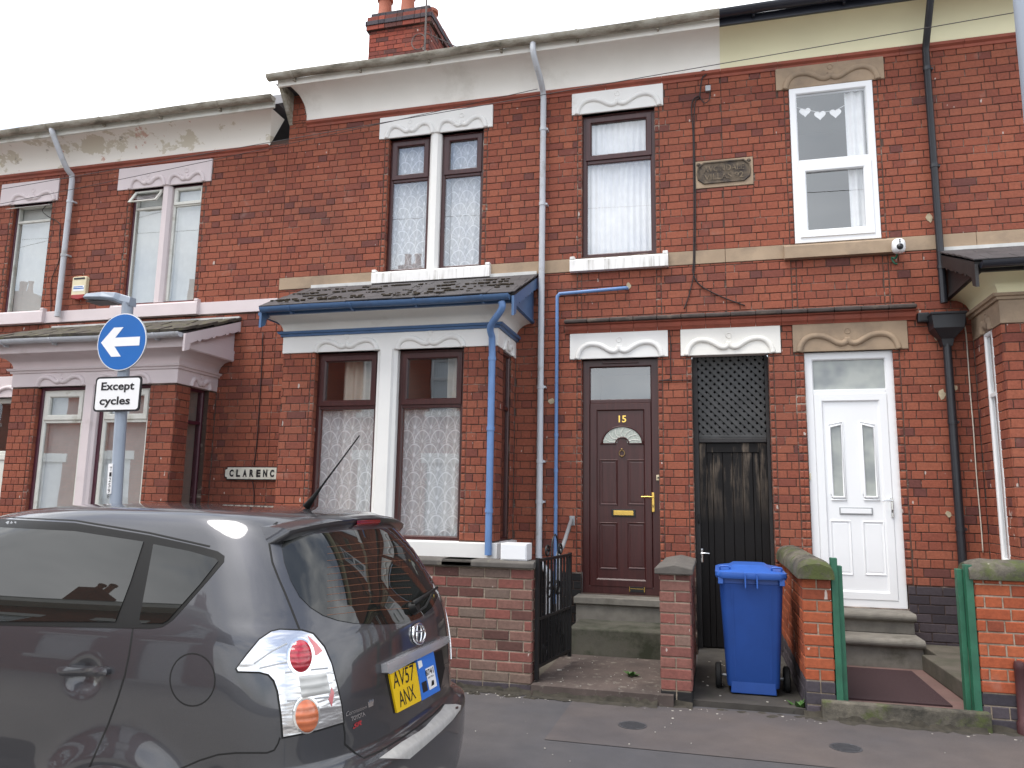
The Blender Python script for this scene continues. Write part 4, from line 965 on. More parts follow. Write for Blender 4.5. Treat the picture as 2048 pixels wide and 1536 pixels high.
lever(s17, DQ(492, 862), DQ(513, 975), DQ(442, 881), wd+.02, M['chrome'])
m = MB(); a, b = DQ(56, 768); m.box(a-.02, a+.005, -wd-.03, -wd+.0, b, b+.07); m.build('doorbell', M['cream'], d17, bevel=.004)

# ---------------- passage gate
gx0, gx1, gz0, gz1 = GATE; yg = .16
gt = thing('passage_gate', 'worn black boarded passage gate between the maroon and white doors', 'gate', ((gx0+gx1)/2, yg, gz0))
zr = PZ(1463, 880, yg)
m = MB(); m.box(gx0, gx0+.055, yg-.02, yg+.06, gz0, gz1); m.build('jamb', M['black_wood'], gt, bevel=.004)
m = MB(); m.box(gx1-.035, gx1, yg-.02, yg+.06, gz0, gz1); m.build('jamb', M['black_wood'], gt, bevel=.004)
m = MB(); m.box(gx0+.056, gx1-.036, yg-.025, yg+.06, zr-.03, zr+.02); m.build('transom', M['black_wood'], gt, bevel=.006)
m = MB(); m.box(gx0+.056, gx1-.036, yg-.01, yg+.04, zr+.021, zr+.055); m.build('lattice_rail', M['lattice'], gt, bevel=.004)
lx0, lx1, lz0, lz1 = gx0+.056, gx1-.036, zr+.056, gz1-.002
def clip_strip(c, s, half):      # diagonal lath |(x*s+z) - c| : returns segment inside the rectangle
    pts = []
    for x in (lx0, lx1):
        z = c-s*x
        if lz0 <= z <= lz1: pts.append((x, z))
    for z in (lz0, lz1):
        x = (c-z)/s
        if lx0 < x < lx1: pts.append((x, z))
    return sorted(pts)[:1]+sorted(pts)[-1:] if len(pts) >= 2 else None
for s, yy in ((1, yg+.006), (-1, yg+.016)):
    c = min(s*lx0, s*lx1)+lz0; pitch = .062*1.414
    while c < max(s*lx0, s*lx1)+lz1:
        p = clip_strip(c, s, 0); c += pitch
        if not p: continue
        a, b = Vector((p[0][0], yy, p[0][1])), Vector((p[1][0], yy, p[1][1]))
        if (b-a).length < .03: continue
        d_ = (b-a); nvec = Vector((-d_.z, 0, d_.x)).normalized()*.019
        m = MB(); m.obox((a+b)/2, d_/2, nvec, Vector((0, .0045, 0))); m.build('lath', M['lattice'], gt)
bx = [gx0+.056, gx0+.13]; bd = [1407, 1421, 1444, 1467, 1490, 1513, 1525]
gy = yg+.02
m = MB(); m.box(gx0+.057, gx0+.135, gy-.018, gy+.02, gz0+.015, zr-.034); m.build('stile', M['gate'], gt, bevel=.003)
m = MB(); m.box(gx1-.115, gx1-.037, gy-.018, gy+.02, gz0+.015, zr-.034); m.build('stile', M['gate'], gt, bevel=.003)
m = MB(); m.box(gx0+.136, gx1-.116, gy-.0175, gy+.02, zr-.135, zr-.034); m.build('top_rail', M['gate'], gt, bevel=.003)
k0, k1 = gx0+.136, gx1-.116; ws = [.11, .19, .19, .19, .19, .13]; tot = sum(ws); x = k0
for w_ in ws:
    a, b = x, x+(k1-k0)*w_/tot; x = b
    m = MB(); m.box(a+.002, b-.002, gy-.006+random.uniform(-.0015, .0015), gy+.012, gz0+.015, zr-.136); m.build('board', M['gate'], gt, bevel=.004)
gp = lambda px, py: (PX(px, py, gy), PZ(px, py, gy))
lever(gt, gp(1398, 1097), gp(1407, 1125), gp(1419, 1106.5), -gy+.018, M['chrome'], 'gate_handle')
m = MB(); a, b = gp(1396, 1000); m.lathe((a, gy-.02, b), [(0, -.008), (.012, -.006), (.014, .004)], 12, 'Y'); m.build('old_lock', M['iron'], gt)
m = MB(); a, b = gp(1398, 1038); m.tube(smooth_path([(a, gy-.02, b+.06), (a, gy-.06, b+.03), (a, gy-.06, b-.03), (a, gy-.02, b-.06)], 4), .007, 8); m.build('pull_handle', M['iron'], gt, smooth=True)
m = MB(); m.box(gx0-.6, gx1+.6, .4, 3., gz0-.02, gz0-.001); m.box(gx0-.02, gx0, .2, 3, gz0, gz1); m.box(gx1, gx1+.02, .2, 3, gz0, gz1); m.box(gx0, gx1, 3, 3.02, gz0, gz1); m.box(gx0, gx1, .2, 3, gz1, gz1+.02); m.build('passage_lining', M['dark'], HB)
# left door of house 13 (only its edge shows)
d13, s13, l13 = door(HA, D13, -.09, M['upvc_old'], (D13[3]-.75,), .07, M['upvc_old'], M['glass']); room(d13, FR, D13[0]+.08, D13[1]-.08, D13[2]+.1, D13[3]-.05, -.22, .8, grow=.02)

# ---------------- chimney
yc = 3.3; c0, c1 = PX(736, 110, yc), PX(857, 100, yc); zc0, zc1 = 8.2, PZ(733, 65, yc)
m = MB(); m.box(c0+.008, c1-.008, yc+.008, yc+1.2, zc0, zc1); ch = m.build('chimney', M['mortar'], HB)
M['brick_soot'] = brick_mat('sooty_brick', [(0, (.09, .035, .03)), (.5, (.26, .055, .035)), (1, (.34, .08, .045))], .7)
brickwork(ch, lay(c0, c1, zc0, zc1, bond='flemish'), F_front(yc), M['brick_soot'], limit=120)
brickwork(ch, lay(yc, yc+1.2, zc0, zc1, bond='flemish'), F_right(c1), M['brick_soot'])
for k, (g, h) in enumerate(((.04, .09), (.055, .09), (.03, .09), (-.02, .1))):
    z = zc1+.09*k; mm = M['brick_blue'] if k in (1, 3) else M['brick_soot']
    m = MB(); m.box(c0-g, c1+g, yc-g, yc+1.2+g, z+.003, z+h); m.build('cap_core', M['mortar'], ch)
    brickwork(ch, lay(c0-g, c1+g, z, z+.09, bond='flemish', vbase=z, course=.09), F_front(yc-g-.012), mm, rest='cap_bricks'); brickwork(ch, lay(yc-g, yc+1.2+g, z, z+.09, bond='flemish', vbase=z, course=.09), F_right(c1+g+.012), mm, rest='cap_bricks')
for px in (773, 818, 842):
    x = PX(px, 10, yc+.4); m = MB(); m.lathe((x, yc+.35 if px != 842 else yc+.9, zc1+.36), [(.0, 0), (.16, 0), (.155, .06), (.135, .1), (.12, .45), (.15, .47), (.15, .53), (.11, .54), (.1, .3)], 16); m.build('chimney_pot', M['pot'], ch, smooth=True, sharp=40)
x = PX(877, 70, yc+1.9); m = MB(); m.lathe((x, yc+1.9, PZ(877, 98, yc+1.9)-.6), [(.17, 0), (.16, .6), (.13, .75), (.155, .78), (.16, .95), (.13, 1.0), (.1, .8)], 16); m.build('chimney_pot', M['pot'], ch, smooth=True, sharp=40)
m = MB(); x = PX(851, 60, yc-.1); zz = PZ(851, 60, yc-.1); m.tube([(x, yc-.1, zz-.55), (x, yc-.1, zz+1.)], .018, 8); m.tube([(x, yc-.1, zz-.05), (x+.75, yc+.25, zz-.35)], .008, 6)
for k in range(9):
    t_ = k/8; c = Vector((x+.75*t_, yc-.1+.35*t_, zz-.05-.3*t_)); m.tube([c+Vector((0, 0, -.06)), c+Vector((0, 0, .06))], .004, 5)
m.tube([(x-.1+.13*math.cos(2*PI*k/20), yc-.16, zz-.25+.15*math.sin(2*PI*k/20)) for k in range(21)], .009, 6, cap=False)
ae = m.build('television_aerial', M['dark_steel'], None); tag(ae, 'thin metal television aerial strapped to the chimney stack', 'aerial')

# ================================================================== GROUND
YW, YK, ZR = -2.15, -4.15, -.11          # garden wall line, kerb line, road level
def sheet(name, x0, x1, y0, y1, z, mat, th=.0):
    m = MB(); nx, ny = max(1, int((x1-x0)/2)), max(1, int((y1-y0)/2))
    m.grid([[(x0+(x1-x0)*i/nx, y0+(y1-y0)*j/ny, z) for i in range(nx+1)] for j in range(ny+1)]); o = m.build(name, mat); o['kind'] = 'structure'; return o
m = MB(); m.add([(-400, -400, ZR-.03), (400, -400, ZR-.03), (400, 400, ZR-.03), (-400, 400, ZR-.03)], [(0, 1, 2, 3)]); g = m.build('ground', M['road']); g['kind'] = 'structure'
sheet('road', -40, 30, -7.62, YK-.13, ZR, M['road'])
def slab_struct(name, x0, x1, y0, y1, z0, z1, mat):
    m = MB(); m.box(x0, x1, y0, y1, z0, z1); o = m.build(name, mat); o['kind'] = 'structure'; return o
slab_struct('pavement', -40, 30, YK, .02, -.25, -.0, M['pavement'])
slab_struct('opposite_pavement', -40, 30, -13.62, -7.6, -.25, -.0, M['bounce_flags'])
sheet('pavement_patch', PX(1150, 1440, -3)-.15, 6, -3.3, YW-.02, .004, M['patch'])
kerbs = MB().box(-40, 30, YK-.12, YK-.001, -.3, -.02).build('kerb', M['kerb']); kerbs['kind'] = 'structure'
x = -14.
ks = None
while x < 6:
    m = MB(); m.box(-.45, .45, -.062, .062, -.13, .012)
    if ks is None: ks = m.mesh('kerb_stone', M['kerb'])
    o = bpy.data.objects.new('kerb_stone', ks); COL.objects.link(o); o.parent = kerbs; o.location = (x+.45, YK-.062, -.01); o.rotation_euler.z = random.uniform(-.002, .002); x += .907
def disc_cover(px, py, r, label):
    p = onZ(px, py, 0.); t = thing('drain_cover', label, 'drain cover', (p.x, p.y, 0), 'round iron covers in the pavement')
    m = MB(); m.lathe((p.x, p.y, .0), [(r, -.004), (r, .007), (r*.9, .007), (r*.88, .0055), (0.0, .0055)], 28); o = m.build('plate', M['iron_cover'], t)
    m = MB(); k = -4
    for k in range(-4, 5):
        h = math.sqrt(max(0, (r*.84)**2-(k*r*.19)**2)); m.box(p.x-h, p.x+h, p.y+k*r*.19-r*.045, p.y+k*r*.19+r*.045, .005, .0085)
    m.build('ribs', M['iron_cover'], t)
M['iron_cover'] = plain('worn_cast_iron', (.045, .045, .05), .6, .25, 30, bs=.3)
disc_cover(1265, 1452, .1, 'round iron drain cover in the pavement in front of the maroon door path')
disc_cover(1692, 1497, .1, 'round iron drain cover in the pavement in front of the white door path')

# ================================================================== GARDEN WALLS
def bwall(name, label, x0, x1, y0, y1, z0, z1, mat, mort, course, st, faces, limit, plinth=0., pmat=None, bond='flemish', group=None):
    t = thing(name, label, 'wall', ((x0+x1)/2, (y0+y1)/2, 0), group)
    m = MB(); m.box(x0+.009, x1-.009, y0+.009, y1-.009, z0, z1); core = m.build('core', mort, t)
    for f in faces:
        bond_ = 'pier' if f == 'F' and x1-x0 < .35 else bond
        if f == 'F': a, b, fr = x0, x1, F_front(y0)
        elif f == 'R': a, b, fr = y0, y1, F_right(x1)
        else: a, b, fr = y0, y1, F_left(x0)
        off = .0 if f == 'F' else .06
        brickwork(core, lay(a, b, z0+plinth, z1, course=course, st=st, bond=bond_, joint=.011, vbase=z0+plinth, phase=a+off), fr, mat, depth=.016, limit=limit if f == 'F' else limit//3, rest='brickwork', ch=.005, jit=.003)
        if plinth: brickwork(core, lay(a, b, z0, z0+plinth, course=plinth/3 if plinth > .2 else plinth, st=st, bond=bond_, joint=.01, vbase=z0, phase=a+off), fr, pmat, depth=.016, rest='plinth_bricks', jit=.003)
    return t, core
# front wall of number 15 (behind the car)
wx1 = PX(1064, 1250, YW); z15 = PZ(1066, 1138, YW)
gw, core = bwall('garden_wall', 'weathered pink brick garden wall with grey coping behind the car', BAY15['X0']-.5, wx1, YW, YW+.22, 0, z15-.0, M['brick_pink'], M['mortar_pale'], .0835, .228, 'FR', 150, .07, M['brick_blue'], 'stretcher')
xs = [BAY15['X0']-.5, -4.4, -3.6, -2.75, -2.02, PX(885, 1120, YW), PX(912, 1120, YW), wx1+.02]
for a, b in zip(xs, xs[1:]):
    m = MB(); m.prism([(a+.004, y, z) for y, z in [(YW-.035, z15+.002), (YW+.255, z15+.002), (YW+.255, z15+.045), (YW+.2, z15+.06), (YW-.01, z15+.06), (YW-.035, z15+.045)]], (b-a-.008, 0, 0)); m.build('coping_stone', M['coping'], gw, bevel=.008)
# pier wall between number 15's path and the passage
pxa, pxb = PX(1320, 1280, YW), PX(1383, 1280, YW); zp = PZ(1320, 1148, YW)
pw, core = bwall('garden_wall', 'short brick dividing wall with ridged grey coping beside the passage gate', pxa, pxb, YW, -.9, 0, zp, M['brick_pink'], M['mortar_pale'], .0835, .228, 'FRL', 60, .11, M['brick_black'], 'flemish')
m = MB(); cxm = (pxa+pxb)/2; m.prism([(x, YW-.04, z) for x, z in [(pxa-.035, zp+.002), (pxb+.02, zp+.002), (pxb+.02, zp+.05), (cxm, zp+.082), (pxa-.035, zp+.05)]], (0, .66, 0)); m.build('coping_stone', M['coping'], pw, bevel=.01)
m = MB(); m.prism([(x, YW+.624, z) for x, z in [(pxa-.03, zp+.002), (pxb+.018, zp+.002), (pxb+.018, zp+.046), (cxm, zp+.077), (pxa-.03, zp+.046)]], (0, .65, 0)); m.build('coping_stone', M['coping'], pw, bevel=.01)
# left wall of the white door's path
qxa, qxb = PX(1608, 1290, YW), PX(1668, 1290, YW); zq = PZ(1640, 1158, YW)
def round_coping(parent, x0, x1, y0, y1, z, rise, along='Y', seed=0):
    m = MB(); r = random.Random(seed); n = 14; rows = []
    A0, A1 = (y0, y1) if along == 'Y' else (x0, x1); B0, B1 = (x0, x1) if along == 'Y' else (y0, y1)
    for i in range(n+1):
        a = A0+(A1-A0)*i/n; row = []; e = 1-.28*(max(0, 1-i/1.2) if i < 2 else 0)-.2*(max(0, (i-n+1))); 
        for k in range(13):
            th = PI*k/12; bb = (B0+B1)/2-math.cos(th)*(B1-B0)/2*(1.0 if 0 < k < 12 else 1); zz = z+.02+rise*(math.sin(th)**.65)*e+r.uniform(-.004, .004)
            row.append((bb, a, zz) if along == 'Y' else (a, bb, zz))
        row = [((B0, a, z+.001) if along == 'Y' else (a, B0, z+.001))]+row+[((B1, a, z+.001) if along == 'Y' else (a, B1, z+.001))]
        rows.append(row)
    m.grid(rows); k = len(rows[0]); m.add(rows[0], [tuple(range(k))]); m.add(rows[-1], [tuple(range(k))]); return m.build('coping_stone', M['moss_stone'], parent, smooth=True, sharp=45)
qw, core = bwall('garden_wall', 'orange brick dividing wall with rounded mossy coping beside the blue bin', qxa, qxb, YW, -.02, 0, zq, M['brick_orange'], M['mortar_pale'], .0835, .23, 'FRL', 60, .26, M['brick_blue'], 'flemish')
round_coping(qw, qxa-.03, qxb+.02, YW-.05, YW+.6, zq, .13, seed=1); round_coping(qw, qxa-.025, qxb+.015, YW+.605, YW+1.3, zq, .13, seed=2); round_coping(qw, qxa-.03, qxb+.02, YW+1.305, -.02, zq, .13, seed=3)
# front wall right of the white door's path
rxa = PX(1957, 1290, YW); zq2 = PZ(1990, 1160, YW)
rw, core = bwall('garden_wall', 'orange brick front wall with rounded mossy coping below the right bay', rxa, 5.2, YW, YW+.23, 0, zq2, M['brick_orange'], M['mortar_pale'], .0835, .23, 'FL', 70, .26, M['brick_blue'], 'flemish')
round_coping(rw, rxa-.03, rxa+.72, YW-.03, YW+.26, zq2, .12, 'X', 4); round_coping(rw, rxa+.725, 5.2, YW-.03, YW+.26, zq2, .12, 'X', 5)

# ---------------- steps and paths
def block(parent, name, x0, x1, y0, y1, z0, z1, mat, bev=.01, nose=0.):
    m = MB(); m.box(x0, x1, y0, y1, z0, z1); return m.build(name, mat, parent, bevel=bev, seg=3)
sx0, sx1 = PX(1155, 1200, -.15), pxa+.12
st15 = thing('door_steps', 'two worn grey stone steps below the maroon door', 'steps', ((sx0+sx1)/2, -.5, 0))
z1_ = D15[2]-.005; yb = -.28
z2_ = onY(1240, 1248, yb-.03).z
block(st15, 'top_slab', sx0-.02, D15[1]+.16, yb, .1, z1_-.07, z1_, M['stone_grey'], .008)
block(st15, 'riser', sx0, D15[1]+.15, yb+.03, .09, z2_-.05, z1_-.071, M['stone_grey'], .004)
sy2 = -.85; z2b = PZ(1240, 1260, sy2)
z2_ = z2b
block(st15, 'lower_step', PX(1138, 1270, sy2), pxa+.1, sy2, yb+.028, .0, z2_, M['step_dark'], .02)
path15 = slab_struct('path', wx1+.01, pxa+.1, YW-.06, sy2-.002, -.03, .085, M['path'])
slab_struct('forecourt', BAY15['X0']-.5, wx1+.008, YW+.24, -.02, -.02, .06, M['concrete'])
slab_struct('passage_floor', pxb-.001, qxa-.003, YW+.04, .4, -.03, .045, M['dark_floor'])
# steps of the white door
ux0, ux1 = PX(1690, 1230, -.1), PX(1826, 1228, -.15)
st17 = thing('door_steps', 'two rounded grey stone steps below the white door', 'steps', (1.3, -.4, 0))
def nosed(parent, x0, x1, y0, y1, z0, z1, th=.075):
    m = MB(); pr = [(y1, z1-th), (y0+.03, z1-th)]+[(y0+.03-.035*math.sin(k*PI/8), z1-th/2-th/2*math.cos(k*PI/8)) for k in range(9)]+[(y0+.04, z1), (y1, z1)]
    m.prism([(x0, y, z) for y, z in pr], (x1-x0, 0, 0)); m.build('step_slab', M['stone_grey'], parent, bevel=.006)
    block(parent, 'riser', x0+.005, x1-.015, y0+.045, y1, z0, z1-th-.001, M['stone_grey'], .004)
za = D17[2]-.005; ya = -.3
zb_ = PZ(1770, 1278, -.62)
nosed(st17, qxb+.001, ux1, ya, .06, zb_+.001, za); nosed(st17, qxb+.002, PX(1852, 1285, -.62), -.62, ya+.04, .08, zb_)
slab_struct('path', qxb+.002, rxa-.003, YW+.02, -.02, -.02, .1, M['quarry'])
m = MB(); a = onZ(1692, 1330, .112); c = onZ(1905, 1388, .112)
m.box(qxb+.02, PX(1900, 1390, YW+.25), YW+.2, -.72, .101, .113); o = m.build('door_mat', M['mat_maroon']); tag(o, 'dark maroon rubber mat lying on the path of the white door', 'mat')
m = MB(); bx0 = PX(1880, 1330, -1.2); m.prism([(bx0, -.6, .1), (rxa-.0, YW+.24, .1), (5.1, YW+.24, .1), (5.1, -.02, .1), (ux1+.08, -.02, .1), (ux1+.08, -.6, .1)], (0, 0, .14)); bed = m.build('raised_bed', M['concrete'], bevel=.01); tag(bed, 'raised concrete slab beside the path of the white door below the bay', 'slab')
m = MB(); m.box(PX(1645, 1420, YW-.06), PX(1985, 1440, YW-.06), YW-.06, YW+.015, -.02, .135); o = m.build('threshold_stone', M['moss_stone'], bevel=.012); tag(o, 'long mossy stone kerb across the foot of the white door path', 'kerb')

# ---------------- gates
hx, hy_ = wx1+.03, YW+.06; e0 = Vector((PX(1139.6, 1200, -1.25), -1.25, 0)); h0 = Vector((hx, hy_, 0))
ig = thing('iron_gate', 'open black wrought iron garden gate with scrolls beside the pink brick wall', 'gate', (hx, hy_, .1))
du = (e0-h0); Lg = du.length; du.normalize(); zg0, zg1 = .14, 1.06
G = lambda s, z, w=0.: h0+du*s+Vector((-du.y, du.x, 0))*w+Vector((0, 0, z))
def gbar(s0, s1, z0, z1, name='bar', w=.008):
    m = MB(); a, b = G(s0, z0), G(s1, z1); m.obox((a+b)/2, (b-a)/2, Vector((-du.y, du.x, 0))*w, (b-a).cross(Vector((-du.y, du.x, 0))).normalized()*w); return m.build(name, M['iron'], ig)
gbar(0, 0, zg0-.04, zg1+.02, 'stile', .016); gbar(Lg, Lg, zg0, zg1+.02, 'stile', .014); gbar(0, Lg, zg1, zg1, 'rail', .012); gbar(0, Lg, zg0+.06, zg0+.06, 'rail', .012); gbar(0, Lg, .58, .58, 'rail', .01)
nb = 10
for i in range(1, nb): gbar(Lg*i/nb, Lg*i/nb, zg0+.06, zg1, 'bar', .0075)
for i in range(nb): gbar(Lg*(i+.5)/nb, Lg*(i+.5)/nb, zg0+.06, .58, 'dog_bar', .004)
def scroll(c, r, turns, flip=1, z=0.):
    pts = []
    for k in range(26):
        a = k/25*turns*2*PI; rr = r*(1-.75*k/25); pts.append(G(c+flip*rr*math.cos(a), z+rr*math.sin(a), .008))
    m = MB(); m.tube(pts, .009, 6); m.build('scroll', M['iron'], ig, smooth=True)
for c, z, f in ((Lg*.38, .78, 1), (Lg*.62, .78, -1), (Lg*.38, .46, 1), (Lg*.62, .46, -1), (Lg*.3, zg1+.06, 1), (Lg*.7, zg1+.06, -1), (Lg*.25, .3, 1), (Lg*.75, .3, -1)): scroll(c, .085 if z < 1 else .06, 1.4, f, z)
m = MB(); m.tube(smooth_path([G(Lg*.4, zg1), G(Lg*.42, zg1+.14), G(Lg*.5, zg1+.2), G(Lg*.58, zg1+.14), G(Lg*.6, zg1)], 5), .007, 6); m.build('finial', M['iron'], ig, smooth=True)
def green_gate(xs, label):
    t = thing('timber_gate_post', label, 'gate post', ((xs[0][0]+xs[-1][1])/2, YW+.05, .1), 'green timber strips at the white door path')
    for a, b, y, z0, z1 in xs:
        m = MB(); m.box(a, b, y, y+.07, z0, z1); m.build('strip', M['green'], t, bevel=.004)
gz_ = PZ(1665, 1116, YW)
green_gate([(qxb+.003, qxb+.05, YW-.0, .12, gz_), (qxb+.052, qxb+.088, YW+.04, .11, gz_-.06)], 'pair of green timber strips on the end of the mossy dividing wall')
green_gate([(rxa-.052, rxa-.003, YW+.0, .1, PZ(1950, 1130, YW)), (rxa-.09, rxa-.054, YW+.06, .1, PZ(1935, 1140, YW))], 'pair of green timber strips on the front wall below the right bay')
# handrail by the maroon door
m = MB(); a = onY(1144, 1040, -.02); b = onY(1118, 1098, -.75); m.tube(smooth_path([a, (a.x-.005, -.06, a.z-.01), (b.x+.03, -.68, b.z+.035), (b.x, -.76, b.z-.03), (b.x, -.77, b.z-.12)], 4)+[(b.x, -.77, .08)], .021, 12)
hr = thing('handrail', 'grey tubular handrail sloping down from the wall beside the maroon door', 'handrail', (b.x, -.77, .06)); m.build('tube', M['galv'], hr, smooth=True, sharp=50)
m = MB(); m.box(a.x-.03, a.x+.03, -.02, -.002, a.z-.06, a.z+.045); m.build('wall_plate', M['galv'], hr, bevel=.004)
# white meter box on the wall coping
mb_ = thing('meter_box', 'small white metal meter box standing on the garden wall coping', 'box', (PX(1032, 1120, YW+.1), YW+.12, z15+.06))
bx0, bx1 = PX(1001, 1105, YW+.02), PX(1053, 1105, YW+.02); bz0, bz1 = z15+.061, PZ(1030, 1087, YW+.02)
m = MB(); m.prism([(bx0, YW+.02, bz0), (bx1, YW+.02, bz0), (bx1, YW+.02, bz1), (bx0, YW+.02, bz1)], (0, .2, 0)); m.build('case', M['upvc'], mb_, bevel=.006)
m = MB(); m.box(bx0+.008, bx1-.008, YW+.013, YW+.0195, bz0+.01, bz1-.008); m.build('cover', M['upvc'], mb_, bevel=.003)
# dark red post at the right edge
pr_ = onZ(2040, 1470, 0.); m = MB(); m.lathe((pr_.x+.03, pr_.y, 0), [(.045, -.01), (.045, .08), (.034, .1), (.034, .44), (.038, .45), (.03, .49), (.0, .5)], 14); o = m.build('bollard', M['darkred'], smooth=True, sharp=40); tag(o, 'short dark red post standing on the pavement before the orange front wall', 'post')

# ---------------- blue wheelie bin
bp = onZ(1508, 1398, .02); bp = Vector((bp.x, bp.y+.2, .045)); bw = thing('wheelie_bin', 'blue plastic wheelie bin standing before the black passage gate', 'bin', tuple(bp))
def rr_row(x0, x1, y0, y1, z, r=.045, n=4):
    out = []
    for cx, cy, a0 in ((x1-r, y1-r, 0), (x0+r, y1-r, PI/2), (x0+r, y0+r, PI), (x1-r, y0+r, 1.5*PI)):
        out += [(bp.x+cx+r*math.cos(a0+PI/2*k/n), bp.y+cy+r*math.sin(a0+PI/2*k/n), z) for k in range(n+1)]
    return out
H0 = bp.z; zt_ = PZ(1508, 1150, bp.y-.3)
rows = [rr_row(-.2, .2, -.19, .25, H0+.06, .04), rr_row(-.205, .205, -.2, .26, H0+.1, .04), rr_row(-.245, .245, -.315, .34, zt_-.075, .05), rr_row(-.25, .25, -.32, .345, zt_-.07, .05), rr_row(-.25, .25, -.32, .345, zt_-.005, .05), rr_row(-.23, .23, -.3, .33, zt_-.004, .04)]
m = MB(); m.grid(rows, True); m.add(rows[0], [tuple(range(len(rows[0])))]); body = m.build('body', M['bin'], bw, smooth=True, sharp=30)
m = MB()
for sx in (-.15, .15): m.prism([(bp.x+sx-.006, bp.y-.318, zt_-.09), (bp.x+sx+.006, bp.y-.318, zt_-.09), (bp.x+sx*.9+.006, bp.y-.205, H0+.12), (bp.x+sx*.9-.006, bp.y-.205, H0+.12)], (0, .02, 0))
m.build('rib', M['bin'], bw)
m = MB(); m.prism([(bp.x-.17, bp.y-.2, H0+.13), (bp.x+.17, bp.y-.2, H0+.13), (bp.x+.175, bp.y-.2, H0+.01), (bp.x-.175, bp.y-.2, H0+.01)], (0, .03, 0)); m.build('foot_panel', M['bin'], bw, bevel=.006)
lid = [rr_row(-.27, .27, -.36, .36, zt_-.03, .06), rr_row(-.278, .278, -.368, .368, zt_-.01, .06), rr_row(-.275, .275, -.365, .365, zt_+.02, .06), rr_row(-.24, .24, -.33, .33, zt_+.034, .06), rr_row(-.16, .16, -.22, .25, zt_+.05, .06), rr_row(-.13, .13, -.16, .22, zt_+.068, .06)]
m = MB(); m.grid(lid, True); m.add(lid[-1], [tuple(range(len(lid[-1])))]); m.add(lid[0], [tuple(range(len(lid[0])))]); ld = m.build('lid', M['bin_lid'], bw, smooth=True, sharp=35)
for sx in (-.2, .2):
    m = MB(); m.tube(smooth_path([(bp.x+sx-.035, bp.y-.3, zt_+.03), (bp.x+sx-.035, bp.y-.31, zt_+.06), (bp.x+sx+.035, bp.y-.31, zt_+.06), (bp.x+sx+.035, bp.y-.3, zt_+.03)], 4), .008, 7); m.build('lid_handle', M['bin_lid'], ld, smooth=True)
m = MB()
for sx in (-.045, .045): m.box(bp.x+sx-.006, bp.x+sx+.006, bp.y-.382, bp.y-.32, zt_-.1, zt_+.02)
for sx in (-.235, .235): m.box(bp.x+sx-.02, bp.x+sx+.02, bp.y-.352, bp.y-.322, zt_-.075, zt_-.02)
m.build('lid_clip', M['bin_lid'], ld, bevel=.004)
for sx in (-.27, .27):
    m = MB(); m.lathe((bp.x+sx, bp.y+.02, H0+.1), [(0, -.025), (.085, -.025), (.1, -.015), (.1, .015), (.085, .025), (0, .025)], 24, 'X'); m.build('wheel', M['rubber'], bw, smooth=True, sharp=40)
m = MB(); m.tube([(bp.x-.27, bp.y+.02, H0+.1), (bp.x+.27, bp.y+.02, H0+.1)], .012, 8); m.build('axle', M['galv'], bw)

# ---------------- things fixed to the facades
al = thing('alarm_box', 'cream and red burglar alarm box mounted below the left downpipe', 'alarm', (PX(157, 577), 0, PZ(157, 600)))
a0, a1, b0, b1 = PX(144, 580, -.05), PX(172, 575, -.05), PZ(158, 599, -.05), PZ(158, 553, -.05)
m = MB(); m.prism([(a0, -.06, b0+.06), (a1, -.06, b0+.06), (a1, -.06, b1-.015), (a1-.02, -.055, b1), (a0+.02, -.055, b1), (a0, -.06, b1-.015)], (0, .06, 0)); m.build('case', M['cream'], al, bevel=.008)
m = MB(); m.prism([(a0+.01, -.066, b0+.07), (a1-.01, -.066, b0+.07), (a1-.015, -.066, b0+.02), ((a0+a1)/2, -.066, b0), (a0+.015, -.066, b0+.02)], (0, .064, 0)); m.build('strobe', M['red_plastic'], al, bevel=.006)
m = MB(); m.box(a0+.03, a1-.02, -.0625, -.0605, b0+.12, b0+.2); m.build('label_panel', M['sign_white'], al); m = MB(); m.box(a0+.035, a1-.025, -.0636, -.0628, b0+.15, b0+.165); m.box(a0+.035, a1-.045, -.0636, -.0628, b0+.175, b0+.188); m.build('print', M['sign_blue'], al)
m = MB(); m.box(a0+.025, a1-.025, -.0625, -.0605, b1-.045, b1-.02); m.build('solar_cell', M['black'], al)
cm = thing('security_camera', 'white ball shaped security camera mounted above the dark stone sill end', 'camera', (PX(1797, 492), 0, PZ(1797, 492)))
cx0, cz0 = PX(1797, 490, -.13), PZ(1797, 490, -.13)
m = MB(); m.lathe((cx0, -.13, cz0), [(0, -.09), (.035, -.088), (.058, -.07), (.066, -.04), (.066, .015), (.06, .04), (.04, .06), (0, .066)], 18); m.build('body', M['upvc'], cm, smooth=True, sharp=50)
m = MB(); m.lathe((cx0, -.19, cz0-.035), [(0, -.016), (.03, -.012), (.034, .012)], 16, 'Y'); m.build('lens', M['black'], cm, smooth=True)
for dz in (.012, .035): m = MB(); m.lathe((cx0, -.197, cz0+dz), [(0, -.003), (.008, -.002), (.008, .006)], 10, 'Y'); m.build('sensor', M['black'], cm)
m = MB(); m.tube([(cx0, -.08, cz0+.02), (cx0, .0, cz0+.02)], .02, 10); m.build('arm', M['upvc'], cm)
m = MB(); m.tube(smooth_path([(cx0-.01, -.1, cz0-.08), (cx0-.02, -.06, cz0-.12), (cx0-.05, -.03, cz0-.1), (cx0-.03, -.03, cz0-.16), (cx0+.0, -.02, cz0-.17)], 5), .01, 6); m.build('cable_tail', M['green'], cm, smooth=True)
fb = thing('floodlight', 'small black wall light beside the black rainwater hopper', 'light', (PX(1847, 635), 0, PZ(1847, 635))); xa_, za_ = PX(1847, 635, -.05), PZ(1847, 635, -.05)
